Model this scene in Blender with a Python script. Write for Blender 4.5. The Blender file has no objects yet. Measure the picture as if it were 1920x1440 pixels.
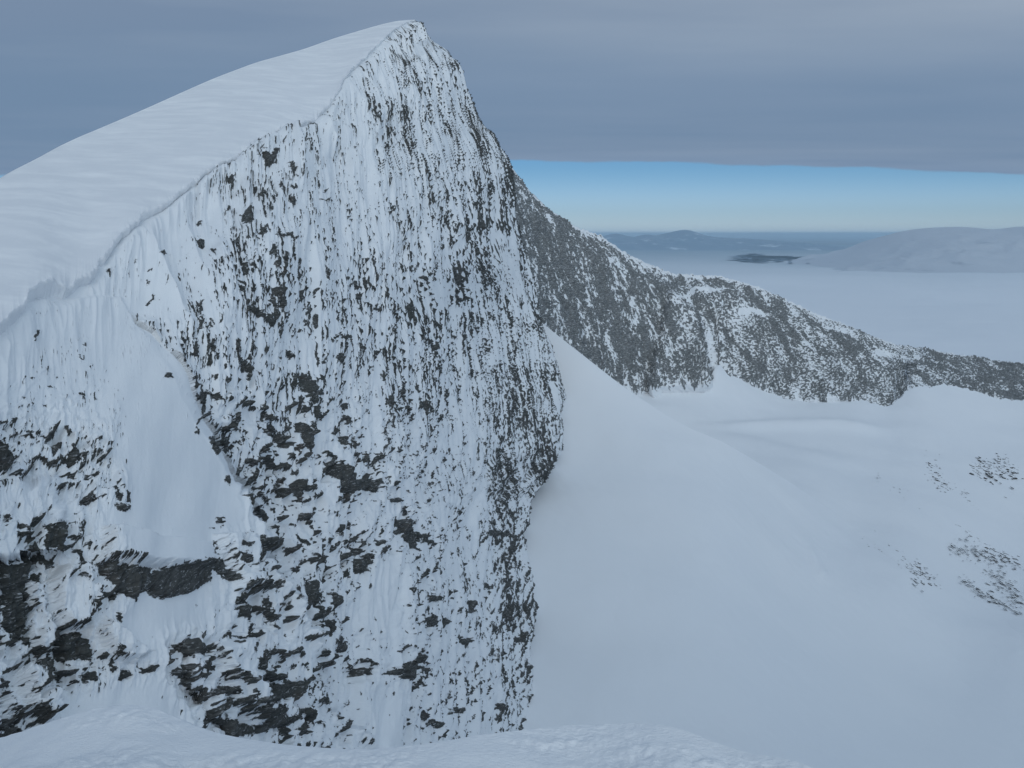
import bpy, math, random
import numpy as np
random.seed(7)
sc = bpy.context.scene
COL = sc.collection

# ------------------------------------------------------------------ camera
FPX, PITCH = 1884.0, math.radians(8.5)
CS, SN = math.cos(PITCH), math.sin(PITCH)
cam = bpy.data.cameras.new("camera"); cam_o = bpy.data.objects.new("camera", cam)
COL.objects.link(cam_o); sc.camera = cam_o
cam.sensor_width = 36.0; cam.lens = FPX / 1920 * 36.0
cam.clip_start = 0.1; cam.clip_end = 600000
cam_o.rotation_euler = (math.radians(90) - PITCH, 0, 0)

# ------------------------------------------------------------------ light
SUN_EL, SUN_AZ = math.radians(25), math.radians(176)     # azimuth measured clockwise from +Y: high behind the photographer, to the left
SKY_STR = 0.10
world = bpy.data.worlds.new("World"); sc.world = world; world.use_nodes = True
wt = world.node_tree; wt.nodes.clear()
def WN(t, **k):
    n = wt.nodes.new(t)
    for a, b in k.items(): setattr(n, a, b)
    return n
def wmath(op, a, b=None, c=None, clamp=False):
    n = WN('ShaderNodeMath', operation=op, use_clamp=clamp)
    for i, v in enumerate((a, b, c)):
        if v is None: continue
        if isinstance(v, (int, float)): n.inputs[i].default_value = v
        else: wt.links.new(v, n.inputs[i])
    return n.outputs[0]
def wramp(fac, stops, interp='EASE'):
    n = WN('ShaderNodeValToRGB'); n.color_ramp.interpolation = interp
    el = n.color_ramp.elements
    while len(el) > 1: el.remove(el[-1])
    el[0].position = stops[0][0]; el[0].color = (*stops[0][1], 1)
    for p, c in stops[1:]:
        e = el.new(p); e.color = (*c, 1)
    wt.links.new(fac, n.inputs[0]); return n.outputs[0]
def wmix(f, a, b, mode='MIX'):
    n = WN('ShaderNodeMix', data_type='RGBA', blend_type=mode)
    for i, v in ((0, f), (6, a), (7, b)):
        if isinstance(v, (int, float)): n.inputs[i].default_value = v
        elif isinstance(v, tuple): n.inputs[i].default_value = (*v, 1)
        else: wt.links.new(v, n.inputs[i])
    return n.outputs[2]
sky = WN('ShaderNodeTexSky', sky_type='NISHITA'); sky.sun_disc = False
sky.sun_elevation = SUN_EL; sky.sun_rotation = SUN_AZ; sky.air_density = 1.0; sky.dust_density = 0.3; sky.ozone_density = 2.5
tc = WN('ShaderNodeTexCoord'); sep = WN('ShaderNodeSeparateXYZ'); wt.links.new(tc.outputs['Generated'], sep.inputs[0])
vx, vy, vz = sep.outputs
hyp = wmath('SQRT', wmath('ADD', wmath('MULTIPLY', vx, vx), wmath('MULTIPLY', vy, vy)))
tan_el = wmath('DIVIDE', vz, wmath('MAXIMUM', hyp, 0.001))
# cloud texture laid on the flat deck overhead
inv = wmath('DIVIDE', 1.0, wmath('MAXIMUM', vz, 0.02))
comb = WN('ShaderNodeCombineXYZ')
wt.links.new(wmath('MULTIPLY', wmath('MULTIPLY', vx, inv), 0.55), comb.inputs[0]); wt.links.new(wmath('MULTIPLY', vy, inv), comb.inputs[1])
def wnoise(scale, detail, rough, vec, dist=0.0):
    n = WN('ShaderNodeTexNoise'); n.inputs['Scale'].default_value = scale; n.inputs['Detail'].default_value = detail
    n.inputs['Roughness'].default_value = rough; n.inputs['Distortion'].default_value = dist
    wt.links.new(vec, n.inputs['Vector']); return n.outputs[0]
nA = wnoise(0.22, 4, 0.45, comb.outputs[0], 0.3)
nB = wnoise(0.9, 4, 0.5, comb.outputs[0])
# ragged lower rim of the deck, a little lower to the right
comb2 = WN('ShaderNodeCombineXYZ'); wt.links.new(vx, comb2.inputs[0]); wt.links.new(wmath('MULTIPLY', vz, 5.0), comb2.inputs[1])
nE = wnoise(11.0, 9, 0.68, comb2.outputs[0])
rim = wmath('SUBTRACT', 0.0700, wmath('MULTIPLY', wmath('MULTIPLY', vx, vx), 0.100))
rim = wmath('ADD', rim, wmath('MULTIPLY', wmath('SUBTRACT', nE, 0.5), 0.009))
dd = wmath('SUBTRACT', tan_el, rim)
mask = wmath('DIVIDE', wmath('ADD', dd, 0.0006), 0.0022, clamp=True)
# cloud colour: darkest just above the rim, lighter upward, brightest overhead
K = 1.0 / SKY_STR
def kc(r, g, b): return (r * K, g * K, b * K)
def lin(r, g, b):
    f = lambda c: (c/255/12.92 if c/255 <= .04045 else ((c/255+.055)/1.055)**2.4)
    return (f(r), f(g), f(b))
cl_dark = wramp(wmath('MULTIPLY', dd, 2.2, clamp=True),
    [(0.0, lin(114,138,169)), (0.05, lin(110,136,167)), (0.14, lin(110,136,167)), (0.36, lin(117,139,168)), (0.62, lin(115,136,165)), (1.0, lin(119,140,168))])
cl_light = wramp(wmath('MULTIPLY', dd, 2.2, clamp=True),
    [(0.0, lin(128,151,180)), (0.03, lin(124,146,174)), (0.14, lin(122,145,174)), (0.36, lin(152,169,190)), (0.7, lin(147,165,188)), (1.0, lin(142,160,183))])
nmix = wmath('ADD', wmath('MULTIPLY', nA, 0.75), wmath('MULTIPLY', nB, 0.25))
nmix = wmath('ADD', wmath('MULTIPLY', wmath('SUBTRACT', nmix, 0.40), 3.6), wmath('MULTIPLY', vx, 0.7), clamp=True)
cl = wmix(nmix, cl_dark, cl_light)
# sunlit thin cloud overhead and behind the photographer
# the deck is thinner, and so brighter, towards the sun side behind the photographer
lobe = wmath('ADD', wmath('ADD', wmath('MULTIPLY', vx, 0.50), wmath('MULTIPLY', vy, -0.80)), wmath('MULTIPLY', vz, 0.14))
br = wmath('MULTIPLY', wmath('SUBTRACT', lobe, -0.05), 1.5, clamp=True)
br = wmath('MULTIPLY', br, wmath('MULTIPLY', wmath('MAXIMUM', wmath('SUBTRACT', vz, 0.42), wmath('SUBTRACT', 0.2, vy)), 2.5, clamp=True))
cl = wmix(br, cl, (0.51, 0.675, 0.845))
cl = wmix(1.0, cl, (K * .94, K * .905, K * .865), 'MULTIPLY')
skyc = wmix(1.0, sky.outputs[0], wramp(wmath('MULTIPLY', tan_el, 14.0, clamp=True), [(0.0, (.45, .60, .96)), (0.35, (.35, .50, .83)), (1.0, (.22, .38, .63))]), 'MULTIPLY')
# thin white far cloud line on the horizon
hz = wmath('SUBTRACT', 1.0, wmath('DIVIDE', wmath('ABSOLUTE', wmath('SUBTRACT', tan_el, 0.0005)), 0.004), clamp=True)
skyc = wmix(wmath('MULTIPLY', hz, 0.35), skyc, kc(*lin(190,205,220)))
final = wmix(mask, skyc, cl)
bg = WN('ShaderNodeBackground'); bg.inputs[1].default_value = SKY_STR
wt.links.new(final, bg.inputs[0]); wo = WN('ShaderNodeOutputWorld'); wt.links.new(bg.outputs[0], wo.inputs[0])
world.cycles.sampling_method = 'MANUAL'; world.cycles.sample_map_resolution = 1024

sun = bpy.data.lights.new("sun", 'SUN'); sun.energy = 0.5; sun.angle = math.radians(40); sun.color = (1.0, 0.955, 0.90)
sun_o = bpy.data.objects.new("sun", sun); COL.objects.link(sun_o)
sun_o.rotation_euler = (math.radians(90) - SUN_EL, 0, -SUN_AZ + math.pi)

sc.view_settings.view_transform = 'Standard'; sc.view_settings.look = 'None'
sc.view_settings.gamma = 1; sc.view_settings.use_curve_mapping = False
sc.view_settings.exposure = 0.17
sc.render.engine = 'CYCLES'
sc.cycles.max_bounces = 6; sc.cycles.diffuse_bounces = 4; sc.cycles.volume_bounces = 1
sc.cycles.use_denoising = True
sc.cycles.caustics_reflective = False; sc.cycles.caustics_refractive = False

# ------------------------------------------------------------------ maths helpers
def at(px, py, d):
    """world point seen in direction (px, py) of the 1920x1440 photograph, d metres forward"""
    px = np.asarray(px, float); py = np.asarray(py, float); d = np.asarray(d, float)
    x = (px - 960) / FPX; y = (720 - py) / FPX
    return np.stack([d * x, d * (CS + y * SN), d * (-SN + y * CS)], -1)
class Surf:
    """thin-plate spline of inverse depth (so that a plane stays a plane) through (px, py, depth) anchor points"""
    def __init__(s, pts, smooth=1e-3):
        a = np.array(pts, float); s.c = a[:, :2] / 1000; v = 1 / a[:, 2]; n = len(a)
        s.sc = v.mean()
        r2 = ((s.c[:, None] - s.c[None]) ** 2).sum(-1)
        Kk = np.where(r2 > 0, .5 * r2 * np.log(np.maximum(r2, 1e-12)), 0) + np.eye(n) * smooth
        Pm = np.c_[np.ones(n), s.c]
        A = np.zeros((n + 3, n + 3)); A[:n, :n] = Kk; A[:n, n:] = Pm; A[n:, :n] = Pm.T
        s.w = np.linalg.solve(A, np.r_[v / s.sc, 0, 0, 0])
    def inv(s, px, py):
        x = np.asarray(px, float) / 1000; y = np.asarray(py, float) / 1000
        o = s.w[-3] + s.w[-2] * x + s.w[-1] * y
        for (cx, cy), w in zip(s.c, s.w[:-3]):
            r2 = (x - cx) ** 2 + (y - cy) ** 2
            o = o + w * .5 * r2 * np.log(np.maximum(r2, 1e-12))
        return o * s.sc
    def d(s, px, py): return 1 / np.maximum(s.inv(px, py), 1e-5)
def poly(pts, n=None, t=None, s=None):
    """points along a polyline; s = parameter of each node, else arc length"""
    a = np.array(pts, float)
    if s is None:
        L = np.r_[0, np.cumsum(np.hypot(*(np.diff(a[:, :2], axis=0).T)))]; s = L / L[-1]
    if t is None: t = np.linspace(0, 1, n)
    return np.stack([np.interp(t, s, a[:, k]) for k in range(a.shape[1])], -1)
def _h(ix, iy, seed):
    n = (ix.astype(np.uint32) * np.uint32(374761393) + iy.astype(np.uint32) * np.uint32(668265263) + np.uint32(seed) * np.uint32(2246822519))
    n = (n ^ (n >> np.uint32(13))) * np.uint32(1274126177)
    n = (n ^ (n >> np.uint32(16))) * np.uint32(2654435761)
    return (n ^ (n >> np.uint32(15)))
def pn(x, y, seed=0):
    x, y = np.broadcast_arrays(x, y)
    fx = np.floor(x); fy = np.floor(y); ix = fx.astype(np.int64); iy = fy.astype(np.int64)
    x = (x - fx).astype(np.float32); y = (y - fy).astype(np.float32)
    def g(dx, dy):
        a = _h(ix + dx, iy + dy, seed).astype(np.float32) * np.float32(2 * math.pi / 4294967296.0)
        return np.cos(a) * (x - dx) + np.sin(a) * (y - dy)
    u = x * x * x * (x * (x * 6 - 15) + 10); v = y * y * y * (y * (y * 6 - 15) + 10)
    a = g(0, 0); b = g(1, 0); c = g(0, 1); d = g(1, 1)
    return 1.45 * ((a + u * (b - a)) + v * ((c + u * (d - c)) - (a + u * (b - a))))
def fbm(x, y, seed, octs=4, gain=.5, lac=2.03):
    o = 0; a = 1; t = 0
    for k in range(octs):
        o = o + a * pn(x, y, seed + 17 * k); t += a * a; x = x * lac + 7.3; y = y * lac + 3.1; a *= gain
    return o / math.sqrt(t)
def ridged(x, y, seed, octs=3, gain=.5, lac=2.1):
    o = 0; a = 1; t = 0
    for k in range(octs):
        o = o + a * (1 - 2.2 * np.abs(pn(x, y, seed + 31 * k))); t += a; x = x * lac + 5.7; y = y * lac + 1.3; a *= gain
    return o / t
def worley(x, y, seed):
    """cellular noise: (distance to nearest border-ish, value of nearest cell)"""
    fx = np.floor(x).astype(np.int64); fy = np.floor(y).astype(np.int64)
    d1 = np.full(x.shape, 9., np.float32); d2 = d1.copy(); val = np.zeros(x.shape, np.float32)
    for dx in (-1, 0, 1):
        for dy in (-1, 0, 1):
            h1 = _h(fx + dx, fy + dy, seed).astype(np.float64) / 4294967296.0
            h2 = _h(fx + dx, fy + dy, seed + 99).astype(np.float64) / 4294967296.0
            d = np.maximum(np.abs(fx + dx + h1 - x), np.abs(fy + dy + h2 - y)).astype(np.float32)
            n = d < d1
            d2 = np.where(n, d1, np.minimum(d2, d)); val = np.where(n, (h1 * 7.13 + h2 * 3.7) % 1.0, val); d1 = np.where(n, d, d1)
    return d2 - d1, val
def sstep(a, b, x):
    t = np.clip((x - a) / (b - a), 0, 1); return t * t * (3 - 2 * t)
def blur(a, k):
    """separable box blur, three passes"""
    k = int(k)
    if k < 1: return a
    for ax in (0, 1):
        for _ in range(3):
            p = np.pad(a, [(k + 1, k) if i == ax else (0, 0) for i in range(2)], mode='edge')
            c = np.cumsum(p, axis=ax, dtype=np.float64)
            a = (np.take(c, range(2 * k + 1, c.shape[ax]), ax) - np.take(c, range(0, c.shape[ax] - 2 * k - 1), ax)) / (2 * k + 1)
    return a
def poly_sdf(X, Y, P):
    """signed distance to a polygon, positive inside"""
    P = np.asarray(P, float); n = len(P); best = np.full(X.shape, 1e9); ins = np.zeros(X.shape, bool)
    for i in range(n):
        ax, ay = P[i]; bx, by = P[(i + 1) % n]
        ex, ey = bx - ax, by - ay; wx, wy = X - ax, Y - ay
        t = np.clip((wx * ex + wy * ey) / (ex * ex + ey * ey + 1e-9), 0, 1)
        best = np.minimum(best, (wx - ex * t) ** 2 + (wy - ey * t) ** 2)
        if ay != by:
            c = ((ay > Y) != (by > Y)) & (X < (bx - ax) * (Y - ay) / (by - ay) + ax); ins ^= c
    d = np.sqrt(best); return np.where(ins, d, -d)
def shepard(X, Y, pts, sig=38.0):
    num = np.zeros(X.shape); den = np.full(X.shape, 1e-9)
    for px, py, v in pts:
        w = np.exp(-((X - px) ** 2 + (Y - py) ** 2) / (2 * sig * sig)) + 1e-3 / (1 + ((X - px) ** 2 + (Y - py) ** 2) / 1e4) ** 2
        num += w * v; den += w
    return num / den
def ppf(c):
    """rough inverse normal"""
    c = np.clip(c, .004, .996); return np.log(c / (1 - c)) / 1.702
def ranknorm(a):
    q = np.sort(a.reshape(-1)[::37]); r = (np.arange(len(q)) + .5) / len(q)
    return ppf(np.interp(a, q, r))
def normals(P):
    gu = np.gradient(P, axis=1); gv = np.gradient(P, axis=0)
    n = np.cross(gu, gv); L = np.linalg.norm(n, axis=-1, keepdims=True); return n / np.maximum(L, 1e-9)

# ------------------------------------------------------------------ mesh helpers
def grid_mesh(name, P, mat, parent=None, attrs=None, mask=None, flip=False):
    nr, nc = P.shape[:2]
    idx = np.arange(nr * nc).reshape(nr, nc)
    q = np.stack([idx[:-1, :-1], idx[:-1, 1:], idx[1:, 1:], idx[1:, :-1]], -1).reshape(-1, 4)
    if flip: q = q[:, ::-1]
    if mask is not None:
        q = q[mask.reshape(-1)]
    me = bpy.data.meshes.new(name)
    me.vertices.add(nr * nc); me.vertices.foreach_set('co', P.reshape(-1).astype(np.float32))
    me.loops.add(q.size); me.loops.foreach_set('vertex_index', q.reshape(-1).astype(np.int32))
    me.polygons.add(len(q)); me.polygons.foreach_set('loop_start', (np.arange(len(q)) * 4).astype(np.int32))
    me.polygons.foreach_set('use_smooth', np.ones(len(q), bool))
    me.update(calc_edges=True)
    for k, v in (attrs or {}).items():
        a = me.attributes.new(k, 'FLOAT', 'POINT'); a.data.foreach_set('value', v.reshape(-1).astype(np.float32))
    if mat: me.materials.append(mat)
    o = bpy.data.objects.new(name, me); COL.objects.link(o)
    if parent: o.parent = parent
    return o
def tag(o, label=None, cat=None, group=None, kind=None):
    if label: o['label'] = label
    if cat: o['category'] = cat
    if group: o['group'] = group
    if kind: o['kind'] = kind
    return o

# ------------------------------------------------------------------ materials
class NT:
    def __init__(s, name):
        s.m = bpy.data.materials.new(name); s.m.use_nodes = True; s.t = s.m.node_tree
        s.b = s.t.nodes['Principled BSDF']; s.tc = s.t.nodes.new('ShaderNodeTexCoord')
        s.P = s.tc.outputs['Object']
        s.b.inputs['Specular IOR Level'].default_value = 0.2
    def link(s, a, b): s.t.links.new(a, b)
    def noise(s, scale, detail=4, rough=.55, vec=None, dist=0):
        n = s.t.nodes.new('ShaderNodeTexNoise'); n.inputs['Scale'].default_value = scale; n.inputs['Detail'].default_value = detail
        n.inputs['Roughness'].default_value = rough; n.inputs['Distortion'].default_value = dist
        s.link(vec or s.P, n.inputs['Vector']); return n.outputs[0]
    def map(s, scale=(1, 1, 1), rot=(0, 0, 0), vec=None):
        n = s.t.nodes.new('ShaderNodeMapping'); n.inputs['Scale'].default_value = scale; n.inputs['Rotation'].default_value = rot
        s.link(vec or s.P, n.inputs['Vector']); return n.outputs[0]
    def math(s, op, a, b=None, c=None, clamp=False):
        n = s.t.nodes.new('ShaderNodeMath'); n.operation = op; n.use_clamp = clamp
        for i, v in enumerate((a, b, c)):
            if v is None: continue
            if isinstance(v, (int, float)): n.inputs[i].default_value = v
            else: s.link(v, n.inputs[i])
        return n.outputs[0]
    def mix(s, f, a, b):
        n = s.t.nodes.new('ShaderNodeMix'); n.data_type = 'RGBA'
        for i, v in ((0, f), (6, a), (7, b)):
            if isinstance(v, (int, float)): n.inputs[i].default_value = v
            elif isinstance(v, tuple): n.inputs[i].default_value = (*v, 1)
            else: s.link(v, n.inputs[i])
        return n.outputs[2]
    def attr(s, name):
        n = s.t.nodes.new('ShaderNodeAttribute'); n.attribute_name = name; return n.outputs['Fac']
    def bump(s, h, strength, dist):
        n = s.t.nodes.new('ShaderNodeBump'); n.inputs['Strength'].default_value = strength; n.inputs['Distance'].default_value = dist
        s.link(h, n.inputs['Height']); s.link(n.outputs[0], s.b.inputs['Normal'])
SNOW = (0.86, 0.88, 0.90)
def snow_mat(name, bscale=1.0, bdist=.05, stretch=(1, 1, 1), strength=.5, wind_streaks=0.0):
    m = NT(name)
    v = m.map(stretch)
    n = m.noise(bscale, 6, .6, v); n2 = m.noise(bscale * .12, 3, .5, v)
    c = m.mix(m.math('MULTIPLY', m.math('SUBTRACT', n2, .35), 2.0, clamp=True), (.83, .855, .885), (.88, .895, .91))
    if wind_streaks:      # bright wind-drawn streaks put into the colour in place of sastrugi shading
        w1 = m.noise(.22, 7, .66, m.map((.30, .55, 1.6), (0, 0, math.radians(-20))), .25)
        c = m.mix(m.math('MULTIPLY', m.math('MULTIPLY', m.math('SUBTRACT', w1, .44), 4.0, clamp=True), wind_streaks), (.80, .815, .84), (.94, .945, .95))
    m.link(c, m.b.inputs['Base Color'])
    m.b.inputs['Roughness'].default_value = .75
    m.bump(n, strength, bdist)
    return m.m
def face_mat(name, k=1.0, fine=1.2, rime_at=.565, tone=1.0, grey=0.0, soft_k=3.2):
    """snow-plastered rock: the vertex field 'expose' (rock above snow, signed) is sharpened with fine surface noise"""
    m = NT(name)
    e = m.attr('expose')
    n1 = m.noise(fine * 2.2, 5, .65, m.map((1.0, 1.0, .3))); n2 = m.noise(fine * 7, 4, .6, m.map((1, 1, .5)))
    d = m.math('ADD', m.math('MULTIPLY', m.math('SUBTRACT', n1, .5), 1.3 * k), m.math('MULTIPLY', m.math('SUBTRACT', n2, .5), .8 * k))
    f = m.math('ADD', m.math('MULTIPLY', m.math('ADD', e, d), soft_k), .5, clamp=True)
    # rock: bedded dark schist, rusty in places
    bed = m.noise(.9 * fine, 6, .7, m.map((.25, .25, 2.2), (math.radians(8), math.radians(10), 0)), 1.2)
    pat = m.noise(.06, 4, .6); rust = m.noise(.25, 5, .65)
    c = m.mix(m.math('MULTIPLY', m.math('SUBTRACT', bed, .3), 2.2, clamp=True), (.030, .032, .032), (.135, .135, .128))
    c = m.mix(m.math('MULTIPLY', m.math('SUBTRACT', pat, .42), 4, clamp=True), c, m.mix(.5, c, (.06, .068, .062)))
    c = m.mix(m.math('MULTIPLY', m.math('SUBTRACT', rust, .58), 5, clamp=True), c, m.mix(.55, c, (.085, .05, .033)))
    c = m.mix(grey, c, (.19, .21, .22))
    # rime clinging to ledges
    rime = m.noise(2.4 * fine, 5, .75, m.map((.4, .4, 2.2)))
    c = m.mix(m.math('MULTIPLY', m.math('MULTIPLY', m.math('SUBTRACT', rime, rime_at), 6, clamp=True), .8), c, tuple(v * tone for v in SNOW))
    sn = m.noise(.12, 3, .5)
    s = m.mix(m.math('MULTIPLY', m.math('SUBTRACT', sn, .35), 2.0, clamp=True), (.82, .845, .87), (.87, .885, .90))
    dust = m.noise(fine * 1.3, 6, .75, m.map((1, 1, .35)))
    s = m.mix(m.math('MULTIPLY', m.math('MULTIPLY', m.math('SUBTRACT', dust, .62), 3.5, clamp=True), m.math('ADD', .5, m.math('MULTIPLY', e, .35), clamp=True)), s, (.42, .44, .455))
    m.link(m.mix(f, s, c), m.b.inputs['Base Color'])
    m.b.inputs['Roughness'].default_value = .8
    h = m.math('ADD', m.math('MULTIPLY', bed, m.math('ADD', m.math('MULTIPLY', f, 1.0), .1)), m.math('MULTIPLY', n1, .12))
    m.bump(h, .8, .35)
    return m.m
M_snow_slope = snow_mat('wind_packed_snow', .35, .25, (1, .35, 1), .6, .9)
M_glacier = snow_mat('glacier_snow', .08, .35, (1, .6, 1), .35)
M_fore = snow_mat('near_snow', 30, .012, (1, 1.6, 1), 1.0)
M_face = face_mat('snowy_rock_face', 1.0, 1.1)
M_ridge = face_mat('snowy_ridge_rock', 1.2, .6, .495, .85, .50)

# ================================================================== MOUNTAIN
mountain = bpy.data.objects.new('mountain', None); COL.objects.link(mountain)
mountain.location = (0, 0, 0)
tag(mountain, 'steep snow-plastered peak with a corniced crest and streaked dark rock face', 'mountain', kind='structure')

# crest (cornice lip) and skyline, as (px, py, depth)
EDGE = [(-160,690,84),(-60,640,96),(0,602,106),(40,566,116),(52,540,120),(96,517,129),(104,530,131),(132,536,135),(180,497,146),(206,462,153),(218,440,158),(258,405,172),(300,382,186),(352,344,203),(402,308,222),(436,292,236),(470,268,250),(526,238,276),(548,234,284),(588,222,304),(606,204,318),(622,186,330),(630,170,338),(650,134,362),(684,104,394),(712,78,424),(738,54,462),(760,42,490),(778,38,505)]
RIGHT = [(778,38),(794,50),(806,76),(832,93),(848,112),(858,128),(870,160),(880,186),(896,218),(905,232),(925,252),(940,274),(957,308),(962,350),(968,400),(980,460),(1000,525),(1017,600),(1030,640),(1044,700),(1056,745),(1050,770),(1057,812),(1058,842),(1040,880),(1008,915),(990,935),(988,970),(979,1000),(986,1045),(995,1085),(998,1135),(990,1165),(985,1215),(988,1270),(995,1310),(998,1372),(1000,1440),(1000,1560)]
F = Surf([(-160,690,84),(0,602,106),(100,520,131),(206,462,153),(300,382,186),(402,308,222),(526,238,276),(630,170,338),(700,90,412),(778,38,505),
  (850,120,540),(905,232,555),(957,308,570),(1000,525,575),(1017,600,580),(1050,740,545),(1057,830,505),(1000,925,440),(985,1000,415),(998,1135,370),(988,1270,335),(1000,1560,290),
  (-160,1560,62),(0,1400,84),(0,1100,92),(0,850,100),(250,1400,97),(250,1100,106),(230,800,118),(380,900,136),(500,1380,128),(500,1000,148),(480,700,160),(480,450,190),
  (750,1380,178),(720,1100,185),(700,850,200),(650,550,232),(640,300,290),(780,250,390),(800,500,300),(880,400,430),(940,560,500),(880,700,360),(960,720,450),(900,950,320),(900,1300,260),(500,1560,118),(750,1560,165)], 2e-3)
NT_, NS_ = 1380, 1200
S = np.linspace(0, 1, NS_)[None, :]; T = np.linspace(0, 1, NT_)[:, None]
e_px = np.array(EDGE)
top_s = np.interp(e_px[:, 0], [-160, 0, 440, 610, 700, 778], [0, .14, .52, .66, .80, 1.0])
top = poly(e_px[:, :2], t=S[0], s=top_s)
right = poly(RIGHT, t=T[:, 0])
left = np.stack([np.full(NT_, -160.), np.linspace(690, 1560, NT_)], -1)
bot = np.stack([np.linspace(-160, 1000, NS_), np.full(NS_, 1560.)], -1)
PX = np.zeros((NT_, NS_, 2))
def soft(a, k): return np.convolve(np.pad(a, k, mode='reflect', reflect_type='odd'), np.hanning(2 * k + 1) / np.hanning(2 * k + 1).sum(), 'valid')
rsm = np.stack([778 + 222 * (1 - (1 - T[:, 0]) ** 2.2), soft(right[:, 1], 260)], -1); wig = right - rsm
for k in range(2):
    t_, r_, l_, b_ = top[None, :, k], right[:, None, k], left[:, None, k], bot[None, :, k]
    PX[..., k] = (1-T)*t_ + T*b_ + (1-S)*l_ + S*(rsm[:, None, k] + wig[:, None, k] * S ** 4) - ((1-S)*(1-T)*left[0,k] + S*(1-T)*right[0,k] + (1-S)*T*left[-1,k] + S*T*right[-1,k])
X, Y = PX[..., 0], PX[..., 1]
w = F.inv(X, Y)
# the big snow spur standing in front of the face at lower left
SPUR = [(236,545),(262,590),(300,640),(335,700),(352,745),(372,790),(400,830),(430,880),(470,930),(492,975),(500,1040),(508,1090),(540,1150),(572,1210),(610,1280),(650,1350),(700,1420),(740,1560),(-900,1560),(-900,545)]
wob = 5 * fbm(X / 40, Y / 40, 5, 3)
sd = poly_sdf(X + wob, Y + wob, SPUR)
amt = sstep(560, 1000, Y) * .14; sw_ = np.interp(Y, [560, 820, 960], [26, 9, 2.5])
w = w * (1 + amt * sstep(-1, 1, sd / sw_) + amt * .6 * np.exp(-np.clip(sd, 0, None) ** 2 / 1800) * (sd > 0) * 0)
# secondary ribs step in front of the couloirs at lower left
for pl, a in (([(-300,560),(-60,800),(30,880),(60,905),(110,880),(122,960),(130,1040),(-20,1045),(-300,1045)], .03),
              ([(-300,1160),(-5,1230),(45,1260),(80,1262),(100,1300),(115,1400),(115,1560),(-300,1560)], .03),
              ([(345,1210),(420,1200),(455,1230),(475,1330),(470,1400),(420,1375),(380,1320),(350,1250)], .025)):
    s2 = poly_sdf(X + wob * .6, Y - wob * .6, pl); w = w * (1 + a * sstep(-10, 10, s2))
B = at(X, Y, 1 / w)
# wrap round the right-hand arete so that the mountain has a back
NB = 46
vd = B[:, -1] / np.linalg.norm(B[:, -1], axis=-1, keepdims=True)
ks = (np.arange(1, NB + 1) ** 1.35)[None, :, None] * .55
wrapdir = vd * .96 + np.array([-.22, 0, -.10])
Bx = np.concatenate([B, B[:, -1:] + wrapdir[:, None] * ks], 1)
NC = Bx.shape[1]
Xx = np.concatenate([X, np.repeat(X[:, -1:], NB, 1)], 1); Yx = np.concatenate([Y, np.repeat(Y[:, -1:], NB, 1)], 1)
Nn = normals(Bx)
for k in range(3): Nn[..., k] = blur(Nn[..., k], 5)
Nn /= np.linalg.norm(Nn, axis=-1, keepdims=True)
if (Nn * Bx).sum(-1).mean() > 0: Nn = -Nn
DD = np.linalg.norm(Bx, axis=-1)
mid = NT_ // 2
def arc(a): return np.r_[0, np.cumsum(np.linalg.norm(np.diff(a, axis=0), axis=-1))]
U = blur(arc(Bx[mid])[None, :], 0) + np.zeros((NT_, 1)); U = U * .6 + arc(Bx[int(NT_*.75)])[None, :] * .4
dv = np.linalg.norm(np.diff(Bx, axis=0), axis=-1); dv = np.minimum(dv, np.percentile(dv, 97))
V = np.r_[np.zeros((1, NC)), np.cumsum(blur(dv, 6), 0)]
Z = Bx[..., 2]

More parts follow.
